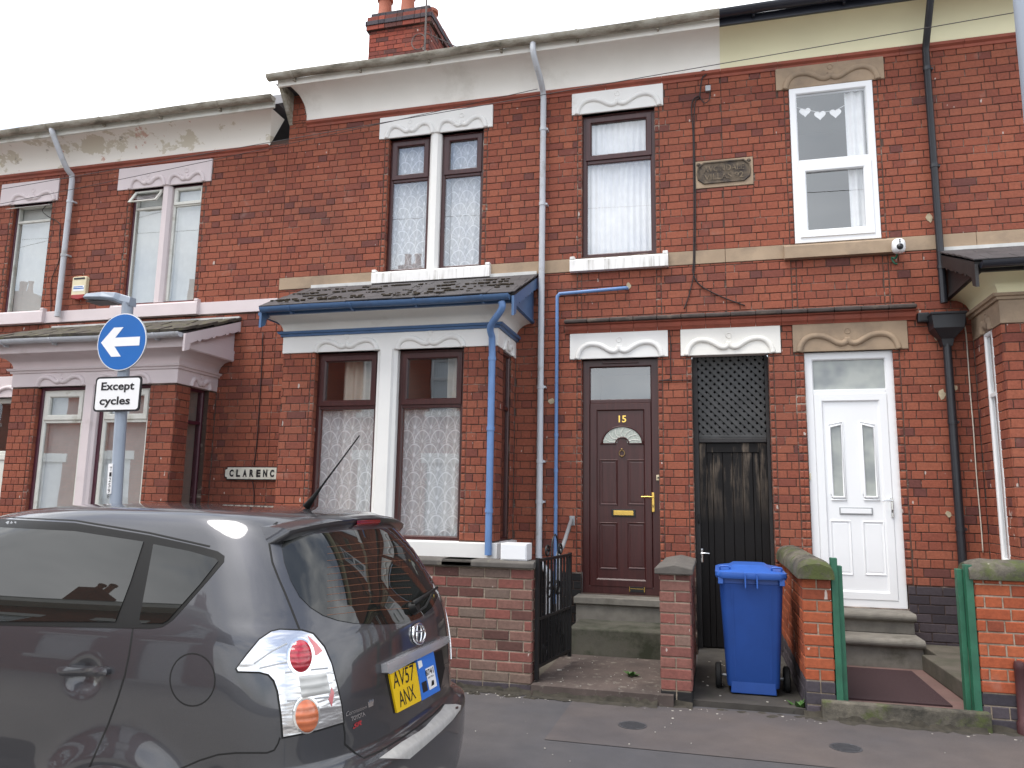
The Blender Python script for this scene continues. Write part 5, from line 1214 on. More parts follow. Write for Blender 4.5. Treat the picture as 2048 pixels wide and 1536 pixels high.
m = MB(); m.box(xa_-.055, xa_+.055, -.07, .0, za_-.05, za_+.05); m.build('case', M['black_pipe'], fb, bevel=.01); m = MB(); m.box(xa_-.04, xa_+.04, -.075, -.069, za_-.035, za_+.035); m.build('lens', M['black'], fb, bevel=.004)
jb = thing('junction_box', 'small grey junction box with looped cables below the eaves moulding', 'box', (PX(1415, 178), 0, PZ(1415, 178))); xa_, za_ = PX(1416, 177, -.03), PZ(1416, 177, -.03)
m = MB(); m.box(xa_-.03, xa_+.03, -.045, .0, za_-.035, za_+.035); m.build('case', M['galv'], jb, bevel=.005)
m = MB(); q = lambda px, py, y=-.03: (PX(px, py, y), y, PZ(px, py, y))
m.tube(smooth_path([q(1420, 185), q(1418, 200), q(1409, 206), q(1402, 198), q(1400, 192)], 5), .006, 6); m.tube(smooth_path([q(1399, 195), q(1402, 170), q(1405, 155), q(1413, 148), q(1408, 141), q(1398, 146), q(1390, 152)], 5), .008, 6); m.build('loop', M['cable'], jb, smooth=True)
def cable(pts, r, label, mat='cable', y=-.012, name='cable', group='cables clipped to the walls'):
    m = MB(); m.tube(smooth_path([q(a, b, y) for a, b in pts], 5), r, 6); o = m.build(name, M[mat], smooth=True); return tag(o, label, 'cable', group)
cable([(1397, 192), (1386, 200), (1383, 220), (1386, 265), (1387, 330), (1388, 420), (1387, 520), (1386, 545), (1400, 570), (1440, 592), (1490, 611)], .007, 'thin dark cable running down past the name stone to the hood')
cable([(1400, 196), (1390, 206), (1388, 260), (1390, 330), (1391, 420), (1390, 500), (1388, 545), (1378, 590), (1368, 618)], .006, 'second dark cable beside the name stone ending above the lintels')
cable([(1338, 655), (1341, 690), (1341, 750), (1339, 758), (1320, 761), (1325, 761), (1384, 760)], .005, 'thin dark cable dropping between the two white lintels over the maroon door')
cable([(1917, 632), (1930, 655), (1936, 720), (1941, 790), (1947, 860), (1953, 950), (1962, 1050), (1966, 1105)], .006, 'thin cream cable running down the wall beside the right bay', 'cable_white')
cable([(526, 665), (522, 760), (514, 880), (508, 930)], .006, 'thin dark cable dropping behind the street name plate'); cable([(505, 963), (508, 985), (507, 1040)], .006, 'thin dark cable below the street name plate')
cable([(100, 405), (85, 420), (95, 432), (119, 447), (119, 470), (118, 520), (103, 560), (102, 610), (101, 625)], .006, 'loose dark cable hanging by the open left upper window')
# overhead wires
def wire(a, b, sag, label):
    P = [Vector(a).lerp(Vector(b), k/24)-Vector((0, 0, sag*4*(k/24)*(1-k/24))) for k in range(25)]; m = MB(); m.tube(P, .004, 5); tag(m.build('overhead_wire', M['cable'], smooth=True), label, 'wire', 'overhead telephone wires')
pole_top = Vector((13., -6.5, 8.6))
a = onY(1395, 145, -.06)
wr = [((0, 440), (2047, 12), -1.6), ((0, 432), (1030, 185), -.9), ((0, 416), (590, 215), -.8)]
pA, pB = onY(-150, 405, -.7), onY(2300, -22, -1.9); wire(pA, pB, .0, 'long overhead wire crossing before the white and cream coves')
pA, pB = onY(-150, 438, -.6), onY(1075, 178, -.15); wire(pA, pB, .03, 'lower overhead wire fixed near the top of the grey downpipe')

# street name plate
sx0_, sx1_, sz0, sz1 = PX(449, 947, -.03), BAY15['X0']-.01, PZ(500, 960, -.03), PZ(500, 933, -.03)
sn = thing('street_name_plate', 'white cast street name plate reading CLARENC with black border on the brick wall', 'sign', ((sx0_+sx1_)/2, 0, sz0))
m = MB(); k = .03
def notch(x0, x1, z0, z1, k): return [(x0+k, z0), (x1-k, z0), (x1-k, z0+k*.7), (x1, z0+k), (x1, z1-k), (x1-k, z1-k*.7), (x1-k, z1), (x0+k, z1), (x0+k, z1-k*.7), (x0, z1-k), (x0, z0+k), (x0+k, z0+k*.7)]
m.prism([(x, -.03, z) for x, z in notch(sx0_, sx1_, sz0, sz1, k)], (0, .022, 0)); m.build('border', M['sign_black'], sn)
m = MB(); m.prism([(x, -.033, z) for x, z in notch(sx0_+.012, sx1_-.012, sz0+.012, sz1-.012, k)], (0, .004, 0)); m.build('face', M['cast_white'], sn)
# letters set one by one with wide spacing; those past the bay stay hidden behind it
wl = (PX(546, 945, -.03)-PX(457, 945, -.03))/6.6
for i, c in enumerate('CLARENCE'):
    xx = PX(457, 945, -.03)+wl*(i+.5)
    if xx+wl*.4 < sx1_-.02: lettering(c, (xx, -.033, (sz0+sz1)/2), (1, 0, 0), (0, 0, 1), wl*.62, (sz1-sz0)*.55, M['sign_black'], sn, bold=.055, name='letter', thick=.004)
# scattered mortar patches left on the right wall
for i, (px, py, w_, h_) in enumerate(((1858, 435, .05, .09), (1872, 675, .03, .05), (1884, 788, .06, .09), (1908, 775, .07, .05), (1897, 1028, .05, .05), (1103, 803, .06, .06), (1257, 572, .05, .07))):
    x, z = PX(px, py), PZ(px, py); m = MB(); r = random.Random(i); P = [(x+w_*.6*math.cos(a*PI/5)*r.uniform(.6, 1.2), -.006, z+h_*.6*math.sin(a*PI/5)*r.uniform(.6, 1.2)) for a in range(10)]; m.prism(P, (0, .008, 0)); m.build('mortar_patch', M['mortar_patch'] if 'mortar_patch' in M else M.setdefault('mortar_patch', plain('pale_mortar_patch', (.42, .35, .24), .95, .2, 20, bs=.4)), HC if px > 1400 else HB)

# ================================================================== SIGN COLUMN, LAMP COLUMN
yp = -2.3; b_ = onY(229, 1000, yp); t_ = onY(252, 600, yp); b_ = Vector((b_.x-.0, yp, 0)); dx_ = (t_.x-b_.x)/(t_.z-1.5)*.9
spole = lambda z: Vector((b_.x+.02+dx_*(z-1.4), yp, z))
zS = (PZ(243, 630, yp)+PZ(243, 745, yp))/2
sc_ = thing('sign_column', 'grey steel lamp column behind the car carrying the round blue arrow sign', 'lamp post', (b_.x, yp, 0))
m = MB(); m.tube([spole(0), spole(.9), spole(1.0), spole(zS+.42)], [.08, .08, .056, .054], 20); m.build('column', M['grey_steel'], sc_, smooth=True, sharp=40)
p = spole(zS+.42); hl = onY(172, 600, yp).x; 
m = MB(); rows = []
for s, w_, zz, th in ((0, .05, 0, .045), (.12, .055, .03, .05), (.16, .1, .045, .045), (.3, .135, .055, .04), (.5, .135, .06, .03), (.54, .11, .06, .02)):
    c = Vector((p.x+.06-s*.95, p.y, p.z+zz)); rows.append([(c.x, c.y-w_, c.z-th*.4), (c.x, c.y-w_*.8, c.z+th), (c.x, c.y+w_*.8, c.z+th), (c.x, c.y+w_, c.z-th*.4), (c.x, c.y+w_*.8, c.z-th), (c.x, c.y-w_*.8, c.z-th)])
m.grid(rows, True); m.add(rows[0], [tuple(range(6))]); m.add(rows[-1], [tuple(range(6))]); lh = m.build('lantern', M['grey_steel'], sc_, bevel=.008)
m = MB(); m.box(p.x-.43, p.x-.12, p.y-.09, p.y+.09, p.z+.008, p.z+.02); m.build('lens', M['black'], lh)
sp0, sp1 = onY(226, 930, yp), onY(220, 1000, yp)
m = MB(); xs_ = spole(1.7).x; m.prism([(xs_-.05+dx_*(z-1.7)*0, yp-.062, z) for z in (1.56,)]+[(xs_+.0, yp-.062, 1.56), (xs_+.0+dx_*.3, yp-.062, PZ(223, 928, yp)), (xs_-.05+dx_*.3, yp-.062, PZ(223, 928, yp))], (0, .012, 0)); stp = m.build('number_strip', M['sign_white'], sc_)
for i, ch_ in enumerate('T12598'): lettering(ch_, (xs_-.025, yp-.0625, PZ(223, 928, yp)-.05-.052*i), (1, 0, 0), (0, 0, 1), .026, .04, M['sign_black'], stp, name='letter')
ar = thing('road_sign', 'round blue one way sign with a white arrow pointing left', 'sign', (spole(zS).x, yp-.07, zS))
yS = yp-.07; cS = Vector((PX(243, 688, yS), yS, zS)); RS = (PX(291.5, 687, yS)-PX(194, 687, yS))/2
m = MB(); m.lathe(cS, [(0, .012), (RS, .012), (RS+.003, .006), (RS, 0), (0, 0)], 48, 'Y'); m.build('plate', M['galv'], ar)
m = MB(); m.lathe(cS, [(0, -.0012), (RS-.002, -.0012), (RS-.002, .0)], 48, 'Y'); m.build('white_edge', M['sign_white'], ar)
m = MB(); m.lathe(cS, [(0, -.0026), (RS*.965, -.0026), (RS*.965, -.001)], 48, 'Y'); m.build('blue_face', M['sign_blue'], ar)
ap = [(-.84, 0), (-.36, .52), (.03, .52), (-.27, .155), (.74, .155), (.74, -.155), (-.27, -.155), (.03, -.52), (-.36, -.52)]
m = MB(); m.prism([cS+Vector((a*RS, -.0035, b*RS*.98)) for a, b in ap], (0, -.001, 0)); m.build('arrow', M['sign_white'], ar)
m = MB(); m.box(cS.x-.05, cS.x+.05, yS+.012, yp-.04, zS-.12, zS-.09); m.box(cS.x-.05, cS.x+.05, yS+.012, yp-.04, zS+.09, zS+.12); m.build('clip', M['galv'], ar)
pa, pb = onY(189, 788, yS), onY(281, 788, yS); za0, za1 = PZ(235, 823, yS), PZ(235, 753, yS)
ec = thing('plate_sign', 'white plate sign reading Except cycles below the round blue sign', 'sign', ((pa.x+pb.x)/2, yS, za0))
def rrect(x0, x1, z0, z1, r, y): return [(cx+r*math.cos(a0+PI/2*k/5), y, cz+r*math.sin(a0+PI/2*k/5)) for cx, cz, a0 in ((x1-r, z1-r, 0), (x0+r, z1-r, PI/2), (x0+r, z0+r, PI), (x1-r, z0+r, 1.5*PI)) for k in range(6)]
m = MB(); m.prism(rrect(pa.x, pb.x, za0, za1, .04, yS), (0, .012, 0)); m.build('plate', M['sign_black'], ec)
m = MB(); m.prism(rrect(pa.x+.018, pb.x-.018, za0+.018, za1-.018, .03, yS-.0012), (0, .001, 0)); m.build('face', M['sign_white'], ec)
xm, zm_ = (pa.x+pb.x)/2, (za0+za1)/2; ww = pb.x-pa.x
lettering('Except', (xm, yS-.0015, zm_+.066), (1, 0, 0), (0, 0, 1), ww*.72, .105, M['sign_black'], ec, bold=.026)
lettering('cycles', (xm-.02, yS-.0015, zm_-.078), (1, 0, 0), (0, 0, 1), ww*.66, .105, M['sign_black'], ec, bold=.026)
m = MB(); m.box(xm-.05, xm+.05, yS+.012, yp-.04, zm_-.02, zm_+.02); m.build('clip', M['galv'], ec)
py_ = -7.7; rp_ = onY(2035, 60, py_); X_ = rp_.x+.03
lp = thing('sign_pole', 'thin grey steel pole standing on the near pavement before the cream eaves cove', 'pole', (X_, py_, 0))
m = MB(); m.tube([(X_, py_, 0), (X_, py_, 4.2)], .03, 18); m.build('column', M['grey_steel'], lp, smooth=True, sharp=40)
m = MB(); m.lathe((X_, py_, 4.2), [(.03, 0), (.033, .01), (.028, .03), (0, .04)], 18); m.build('cap', M['black_pipe'], lp, smooth=True)

# ================================================================== CAR
CX, CY = -1.25, -5.07                     # rear-most point and centre line; car faces -X
def CW(cx, cy, z): return Vector((CX-cx, CY-cy, z+ZR))
car = thing('parked_car', 'dark grey people carrier parked at the kerb, seen from its rear corner', 'car', (CX-2.2, CY, ZR))
def paint():
    m, t, b = nodes('grey_metallic_paint'); n = noise(t, 900, 2, .5)
    t.links.new(ramp(t, n, [(.3, (.041, .042, .049)), (.7, (.06, .061, .068))]), b.inputs['Base Color'])
    b.inputs['Metallic'].default_value = .55; b.inputs['Roughness'].default_value = .34; b.inputs['Coat Weight'].default_value = 1.; b.inputs['Coat Roughness'].default_value = .03; b.inputs['Coat IOR'].default_value = 1.5
    return m
M['paint'] = paint()
def simple(name, c, rough, metal=0., coat=0., trans=0.):
    m, t, b = nodes(name); b.inputs['Base Color'].default_value = c+(1,); b.inputs['Roughness'].default_value = rough; b.inputs['Metallic'].default_value = metal; b.inputs['Coat Weight'].default_value = coat; b.inputs['Coat Roughness'].default_value = .02
    return m
M['car_glass'] = simple('tinted_car_glass', (.01, .011, .01), .012, 0., 0.); M['car_glass'].node_tree.nodes['Principled BSDF'].inputs['IOR'].default_value = 1.62
M['trim_black'] = simple('black_trim', (.006, .006, .006), .55); M['trim_black'].node_tree.nodes['Principled BSDF'].inputs['Specular IOR Level'].default_value = .25
M['gap'] = simple('panel_gap', (.004, .004, .004), .8)
M['silver_refl'] = simple('lamp_reflector', (.66, .66, .68), .2, .97, 1.); bump(M['silver_refl'].node_tree, M['silver_refl'].node_tree.nodes['Principled BSDF'], noise(M['silver_refl'].node_tree, 7, 2, .5, (1, 1, 4)), .18, .03)
def ribbed(name, c, sc=160):
    m, t, b = nodes(name); g = nn(t, 'ShaderNodeNewGeometry'); s = nn(t, 'ShaderNodeSeparateXYZ'); t.links.new(g.outputs['Position'], s.inputs[0])
    w = math_(t, 'SINE', math_(t, 'MULTIPLY', s.outputs[2], sc*2.)); t.links.new(ramp(t, math_(t, 'ADD', math_(t, 'MULTIPLY', w, .5), .5), [(.0, scale_col(c, .7)), (1, c)]), b.inputs['Base Color'])
    b.inputs['Roughness'].default_value = .12; b.inputs['Coat Weight'].default_value = 1; bump(t, b, w, .3, .004); return m
M['lens_red'] = ribbed('red_lens', (.42, .012, .03)); M['lens_orange'] = ribbed('orange_lens', (.62, .17, .07), 120)
M['lens_clear'] = ribbed('ribbed_clear_lens', (.5, .5, .48), 110); M['lens_pink'] = simple('pink_reflector', (.55, .16, .17), .15, 0, 1.)
M['plate_y'] = simple('number_plate_yellow', (.8, .52, .01), .3); M['permit_blue'] = simple('permit_blue', (.03, .17, .62), .35); M['steel_step'] = plain('brushed_steel', (.5, .5, .48), .35, .1, 30, metal=.35); M['satin'] = plain('satin_silver_trim', (.42, .42, .44), .25, .05, 9, metal=.4, coat=.6)
M['heat'] = simple('heating_wire', (.18, .06, .02), .5); M['badge_red'] = simple('badge_red', (.5, .06, .07), .25, .5)
TAB = [  # z, rear x, front x, half width, rear corner length
 (.18, .14, 4.22, .76, .34), (.25, .06, 4.30, .835, .34), (.35, .018, 4.35, .868, .35), (.50, .0, 4.37, .882, .36), (.60, .0, 4.36, .887, .36), (.64, .008, 4.35, .888, .36), (.660, .045, 4.345, .888, .37), (.685, .075, 4.33, .888, .4),
 (.78, .078, 4.26, .888, .42), (.88, .082, 4.08, .886, .43), (.97, .09, 3.72, .881, .45), (1.06, .1, 3.36, .871, .48), (1.12, .112, 3.2, .861, .5), (1.16, .126, 3.1, .848, .52), (1.2, .143, 3.03, .832, .55),
 (1.28, .188, 2.9, .798, .55), (1.38, .252, 2.71, .753, .53), (1.46, .316, 2.53, .715, .5), (1.52, .372, 2.36, .685, .47), (1.56, .42, 2.22, .66, .45), (1.585, .48, 2.08, .632, .43), (1.602, .6, 1.93, .58, .42), (1.612, .76, 1.8, .48, .4), (1.62, 1.0, 1.66, .32, .25), (1.624, 1.2, 1.5, .1, .1)]
def tab(z):
    i = 0
    while i < len(TAB)-2 and z > TAB[i+1][0]: i += 1
    a, b = TAB[i], TAB[i+1]; h = b[0]-a[0]; t = (z-a[0])/h; out = []
    for k in range(1, 5):
        def sl(j):
            if j <= 0 or j >= len(TAB)-1: return None
            d0 = (TAB[j][k]-TAB[j-1][k])/(TAB[j][0]-TAB[j-1][0]); d1 = (TAB[j+1][k]-TAB[j][k])/(TAB[j+1][0]-TAB[j][0])
            return 0. if d0*d1 <= 0 else 2*d0*d1/(d0+d1)
        d = (b[k]-a[k])/h; m0 = sl(i); m1 = sl(i+1); m0 = d if m0 is None else m0; m1 = d if m1 is None else m1
        out.append((2*t**3-3*t**2+1)*a[k]+(t**3-2*t**2+t)*h*m0+(-2*t**3+3*t**2)*b[k]+(t**3-t**2)*h*m1)
    return out
WH = [(.93, .315), (3.68, .315)]; RWH = .34
HND = None
def side_detail(cx, cy, z):
    for wx, wz in WH:
        d = math.hypot(cx-wx, z-wz)
        f = .03*math.exp(-((d-.37)/.075)**2) if d > .3 else .03*math.exp(-((.3-.37)/.075)**2)
        cy += f*(1 if abs(cy) > .6 else 0)
    for hx_ in (1.1, 2.15):
        u = (cx-(hx_+.02))/.085; v = (z-.965)/.075; d = u*u+v*v
        if d < 1 and abs(cy) > .6: cy -= .026*(1-d)**1.6
    return cy
NQ, NS, NF = 40, 110, 22; EXP = 2.75
def slice_pts(z):
    r, f, w, A = tab(z); out = []
    A = min(A, (f-r)*.45); B = min(1.15 if z < 1.1 else .9, (f-r)*.5)
    for k in range(NQ):
        a = PI/2*k/NQ; out.append((r+A*(1-math.cos(a)**(2/EXP)), w*math.sin(a)**(2/EXP)))
    for k in range(NS+1): out.append((r+A+(f-B-r-A)*k/NS, w))
    for k in range(1, NF+1):
        a = PI/2*k/NF; out.append((f-B+B*math.sin(a)**(2/2.4), w*max(0, math.cos(a))**(2/2.4)))
    res = []
    for x, y in out:
        y *= 1-.025*max(0, (1.4-x)/1.4)**2
        res.append((x, side_detail(x, y, z), z))
    return res
zs_ = [];
for i in range(len(TAB)-1):
    n_ = max(2, int((TAB[i+1][0]-TAB[i][0])/.016))
    if TAB[i][0] > 1.55: n_ = 4
    zs_ += [TAB[i][0]+(TAB[i+1][0]-TAB[i][0])*k/n_ for k in range(n_)]
zs_.append(TAB[-1][0])
V, FB, FP = [], [], []
rows = []
for z in zs_:
    h = slice_pts(z); rows.append([CW(*p) for p in h]+[CW(p[0], -p[1], p[2]) for p in h[-2:0:-1]])
nr_ = len(rows[0]); V = [p for r in rows for p in r]
def wheel_hole(p):
    cx, cy, z = CX-p.x, CY-p.y, p.z-ZR
    return any(math.hypot(cx-wx, z-wz) < RWH for wx, wz in WH) and abs(cy) > .5
allf = []
for i in range(len(rows)-1):
    for k in range(nr_):
        f = (i*nr_+k, i*nr_+(k+1) % nr_, (i+1)*nr_+(k+1) % nr_, (i+1)*nr_+k)
        c = (V[f[0]]+V[f[1]]+V[f[2]]+V[f[3]])/4; allf.append(f)
        if wheel_hole(c): continue
        (FB if (c.z-ZR < .655 and CX-c.x < .5) else FP).append(f)
top = tuple(range((len(rows)-1)*nr_, len(rows)*nr_)); FP.append(top)
BVH = BVHTree.FromPolygons([tuple(v) for v in V], [list(f) for f in allf]+[list(top)])
def sub_mesh(fs):
    m = MB(); used = {}; 
    for f in fs:
        for i in f:
            if i not in used: used[i] = len(m.v); m.v.append(tuple(V[i]))
        m.f.append(tuple(used[i] for i in f)); m.r.append(.5)
    return m
sub_mesh(FP).build('body', M['paint'], car, smooth=True)
sub_mesh(FB).build('rear_bumper', M['paint'], car, smooth=True)
m = MB(); m.box(CX-4.1, CX-.25, CY-.7, CY+.7, ZR+.17, ZR+.21); m.build('underbody', M['rubber'], car)
def hit(px, py, c=None):
    d = ray(px, py).normalized(); h = BVH.ray_cast(CAM, d)
    k = 0
    while h[0] is None and c is not None and k < 60:
        px += (c[0]-px)*.02; py += (c[1]-py)*.02; d = ray(px, py).normalized(); h = BVH.ray_cast(CAM, d); k += 1
    if h[0] is None: return None, None
    n = h[1]; n = n if n.dot(d) < 0 else -n
    q4 = [BVH.ray_cast(CAM, ray(px+a, py+b).normalized())[0] for a, b in ((9, 0), (-9, 0), (0, 9), (0, -9))]
    if all(q is not None for q in q4):
        n2 = (q4[0]-q4[1]).cross(q4[2]-q4[3])
        if n2.length > 1e-9:
            n2.normalize(); n2 = n2 if n2.dot(d) < 0 else -n2
            if n2.dot(n) > .8: n = n2
    return h[0], n
def mir(v): return Vector((v[0], 2*CY-v[1], v[2]))
def dense(poly, closed=True, step=4.):
    P = [Vector((p[0], p[1])) for p in poly]; out = []; n = len(P)
    for i in range(n if closed else n-1):
        a, b = P[i], P[(i+1) % n]; k = max(1, int((b-a).length/step)); out += [a.lerp(b, j/k) for j in range(k)]
    if not closed: out.append(P[-1])
    return out
def round_poly(poly, n=5):            # Catmull-Rom closed
    P = [Vector((p[0], p[1])) for p in poly]; out = []; L_ = len(P)
    for i in range(L_):
        a, b, c, d = P[i-1], P[i], P[(i+1) % L_], P[(i+2) % L_]
        for k in range(n):
            t = k/n; out.append(.5*((2*b)+(c-a)*t+(2*a-5*b+4*c-d)*t*t+(3*b-a-3*c+d)*t**3))
    return out
def patch(name, poly, off, mat, parent=None, grid=9., skirt=True, mirror=False, dome=0., smooth=True, depth=None):
    """a panel lying on the body surface: outline given by sight lines, laid on the car's own surface"""
    pl = dense(poly, True, grid*.6); xs = [p.x for p in pl]; ys = [p.y for p in pl]; c = (sum(xs)/len(xs), sum(ys)/len(ys))
    pts = list(pl); n0 = len(pl)
    def inside(x, y):
        s = False; j = n0-1
        for i in range(n0):
            a, b = pl[i], pl[j]
            if (a.y > y) != (b.y > y) and x < (b.x-a.x)*(y-a.y)/(b.y-a.y)+a.x: s = not s
            j = i
        return s
    y = min(ys)+grid/2
    while y < max(ys):
        x = min(xs)+grid/2
        while x < max(xs):
            if inside(x, y) and min((p-Vector((x, y))).length for p in pl) > grid*.45: pts.append(Vector((x, y)))
            x += grid
        y += grid
    r = geometry.delaunay_2d_cdt(pts, [(i, (i+1) % n0) for i in range(n0)], [list(range(n0))], 1, 1e-4)
    vs, fs = r[0], r[2]; P = []; Nn = []; rmax = max((p-Vector(c)).length for p in pl)
    for v in vs:
        l, nrm = hit(v.x, v.y, c)
        if l is None: l, nrm = CW(.1, 0, 1), Vector((1, 0, 0))
        dm = min((p-v).length for p in pl); P.append(l+nrm*(off+dome*(1-max(0, 1-dm/(rmax*.6))**2))); Nn.append(nrm)
    nv0 = len(P); cust = list(Nn)
    m = MB(); m.add(P, fs)
    if skirt:
        e = {}
        for f in fs:
            for i in range(len(f)):
                k = (f[i], f[(i+1) % len(f)]); 
                if (k[1], k[0]) in e: del e[(k[1], k[0])]
                else: e[k] = 1
        b = len(m.v); idx = {}
        for a_, b_2 in e:
            for i in (a_, b_2):
                if i not in idx: idx[i] = len(m.v); m.v.append(tuple(P[i]-Nn[i]*(off+.004 if depth is None else depth)))
            m.f.append((a_, b_2, idx[b_2], idx[a_])); m.r.append(.5)
    if mirror:
        m2 = MB(); m2.v = [tuple(mir(v)) for v in m.v]; m2.f = list(m.f); m2.r = list(m.r); m2.build(name, mat, parent or car, smooth=smooth, sharp=40)
    o = m.build(name, mat, parent or car, smooth=smooth, sharp=40)
    if not dome and smooth:
        me = o.data; L2 = []
        for p in me.polygons:
            face_n = p.normal
            for li in p.loop_indices:
                vi = me.loops[li].vertex_index; L2.append(tuple(cust[vi]) if vi < nv0 and all(me.loops[k].vertex_index < nv0 for k in p.loop_indices) else tuple(face_n))
        me.normals_split_custom_set(L2)
        if sum(1 for p in list(me.polygons)[:40] if p.normal.dot(cust[min(me.loops[p.loop_start].vertex_index, nv0-1)]) < 0) > 20: me.flip_normals()
    return o
def seam(name, line, mat, w=.0028, parent=None, mirror=False, off=.0006, step=5., closed=False):
    pl = dense(line, closed, step); P = []; Nn = []
    if closed: pl.append(pl[0])
    c = (sum(p.x for p in pl)/len(pl), sum(p.y for p in pl)/len(pl))
    for p in pl:
        l, n_ = hit(p.x, p.y)
        if l is not None: P.append(l); Nn.append(n_)
    if len(P) < 2: return None
    rows = []
    for i in range(len(P)):
        t = (P[min(i+1, len(P)-1)]-P[max(i-1, 0)]).normalized(); s = t.cross(Nn[i]).normalized()*w; rows.append([P[i]-s+Nn[i]*off, P[i]+Nn[i]*(off+.0004), P[i]+s+Nn[i]*off])
    m = MB(); m.grid(rows)
    if mirror: m2 = MB(); m2.grid([[mir(v) for v in r] for r in rows]); m2.build(name, mat, parent or car)
    return m.build(name, mat, parent or car)
def decal(txt, quad, mat, parent, off=.002, bold=0., shear=0., name='lettering', relief=0.):
    """text laid on the body inside a quad of sight lines (bl, br, tr, tl)"""
    vs, fs = text_mesh(txt, 1, bold=bold, shear=shear); xs = [v.x for v in vs]; ys = [v.y for v in vs]; P = []
    q = [Vector(p) for p in quad]; c = sum(q, Vector((0, 0)))/4
    for v in vs:
        u = (v.x-min(xs))/(max(xs)-min(xs)); t = (v.y-min(ys))/(max(ys)-min(ys)); p = (q[0]*(1-u)+q[1]*u)*(1-t)+(q[3]*(1-u)+q[2]*u)*t
        l, n_ = hit(p.x, p.y, (c.x, c.y)); P.append(l+n_*off if l is not None else CW(.1, 0, 1))
    m = MB(); m.add(P, fs); return m.build(name, mat, parent)
Z6 = lambda x, y: (x/2.762, 980+y/2.762)
Z7 = lambda x, y: (400+x/2.7625, 980+y/2.7625)
Z8 = lambda x, y: (640+x/5.907, 1240+y/5.907)
z7 = lambda L_: [Z7(*p) for p in L_]
# side glazing
trim = patch('window_trim', [(-330, 1092), (-200, 1060), (-80, 1043), (0, 1038), (150, 1046), (300, 1071), (400, 1093), (436, 1103), (449, 1112), (448, 1124), (420, 1157), (375, 1208), (346, 1240), (325, 1254), (300, 1258), (0, 1251), (-330, 1250)], .0015, M['trim_black'], mirror=True)
patch('side_window', [(-62, 1060), (0, 1056), (150, 1063), (288, 1084), (262, 1165), (232, 1244), (0, 1243), (-75, 1242)], .0045, M['car_glass'], mirror=True)
patch('side_window', [(-300, 1095), (-200, 1070), (-95, 1060), (-106, 1242), (-320, 1240)], .0045, M['car_glass'], mirror=True)
patch('quarter_window', [(308, 1089), (380, 1103), (432, 1118), (437, 1123), (400, 1170), (358, 1217), (338, 1240), (326, 1247), (284, 1247), (280, 1240), (295, 1160)], .0045, M['car_glass'], mirror=True)
seam('door_gap', [(306, 1074), (290, 1150), (266, 1257), (258, 1310), (250, 1349), (236, 1395), (217, 1447), (197, 1493), (178, 1536), (150, 1600)], M['gap'], .004, mirror=True)
seam('roof_gap', [(-200, 1050), (0, 1034), (150, 1041), (300, 1066), (420, 1093)], M['trim_black'], .004, mirror=True)
# fuel flap
ff_ = [(385+45*math.cos(a*PI/16), 1359.5+52.5*math.sin(a*PI/16)) for a in range(32)]
seam('fuel_flap', ff_, M['gap'], .0028, closed=True)
# door handle bar over its scooped recess
hb = patch('door_handle', round_poly([Z6(338, 990), Z6(352, 975), Z6(430, 968), Z6(540, 972), Z6(600, 980), Z6(613, 1000), Z6(600, 1022), Z6(520, 1026), Z6(430, 1024), Z6(352, 1020)], 3), .022, M['paint'], grid=5, mirror=True, dome=.01)
# tail lamp
TL = [(207, 985), (260, 915), (330, 830), (395, 787), (440, 777), (560, 782), (620, 800), (680, 870), (720, 960), (750, 1080), (775, 1190), (786, 1282), (640, 1325), (460, 1362), (452, 1250), (432, 1110), (412, 1052), (380, 1017), (330, 1004), (215, 1000)]
tl = patch('tail_light', z7(TL), .006, M['silver_refl'], grid=7, mirror=True)
patch('surround', z7([(195, 988), (255, 905), (325, 822), (392, 777), (440, 766), (565, 770), (628, 790), (690, 862), (730, 955), (762, 1080), (786, 1190), (798, 1290), (640, 1338), (450, 1376), (441, 1250), (421, 1112), (402, 1060), (375, 1027), (328, 1014), (205, 1010)]), .002, M['gap'], car, grid=9, mirror=True)
ell = lambda cx, cy, rx, ry, tilt=0.: [Z7(cx+rx*math.cos(a*PI/14)*math.cos(tilt)-ry*math.sin(a*PI/14)*math.sin(tilt), cy+rx*math.cos(a*PI/14)*math.sin(tilt)+ry*math.sin(a*PI/14)*math.cos(tilt)) for a in range(28)]
patch('red_lens', ell(553, 920, 60, 88), .010, M['lens_red'], tl, grid=4, dome=.012); patch('orange_lens', ell(586, 1247, 62, 90), .010, M['lens_orange'], tl, grid=4, dome=.012)
patch('reverse_lens', z7([(545, 1030), (690, 1010), (715, 1120), (560, 1150)]), .009, M['lens_clear'], tl, grid=4, dome=.004)
patch('red_reflector', z7([(592, 808), (640, 850), (672, 890), (640, 915), (620, 905), (615, 860)]), .008, M['lens_pink'], tl, grid=4); patch('red_reflector', z7([(722, 1090), (735, 1120), (722, 1195), (705, 1155)]), .008, M['lens_pink'], tl, grid=4)
for L2 in ([(470, 1010), (540, 1000), (700, 985)], [(480, 1165), (560, 1160), (735, 1140)], [(300, 960), (400, 890), (480, 850)], [(330, 985), (440, 960), (490, 950)]): seam('lamp_rib', z7(L2), M['galv'], .003, tl, off=.0075)
for cx2, cy2, rx2, ry2 in ((553, 920, 68, 97), (584, 1240, 66, 96)): seam('lamp_ring', ell(cx2, cy2, rx2, ry2), M['chrome'], .006, tl, off=.0085, closed=True)
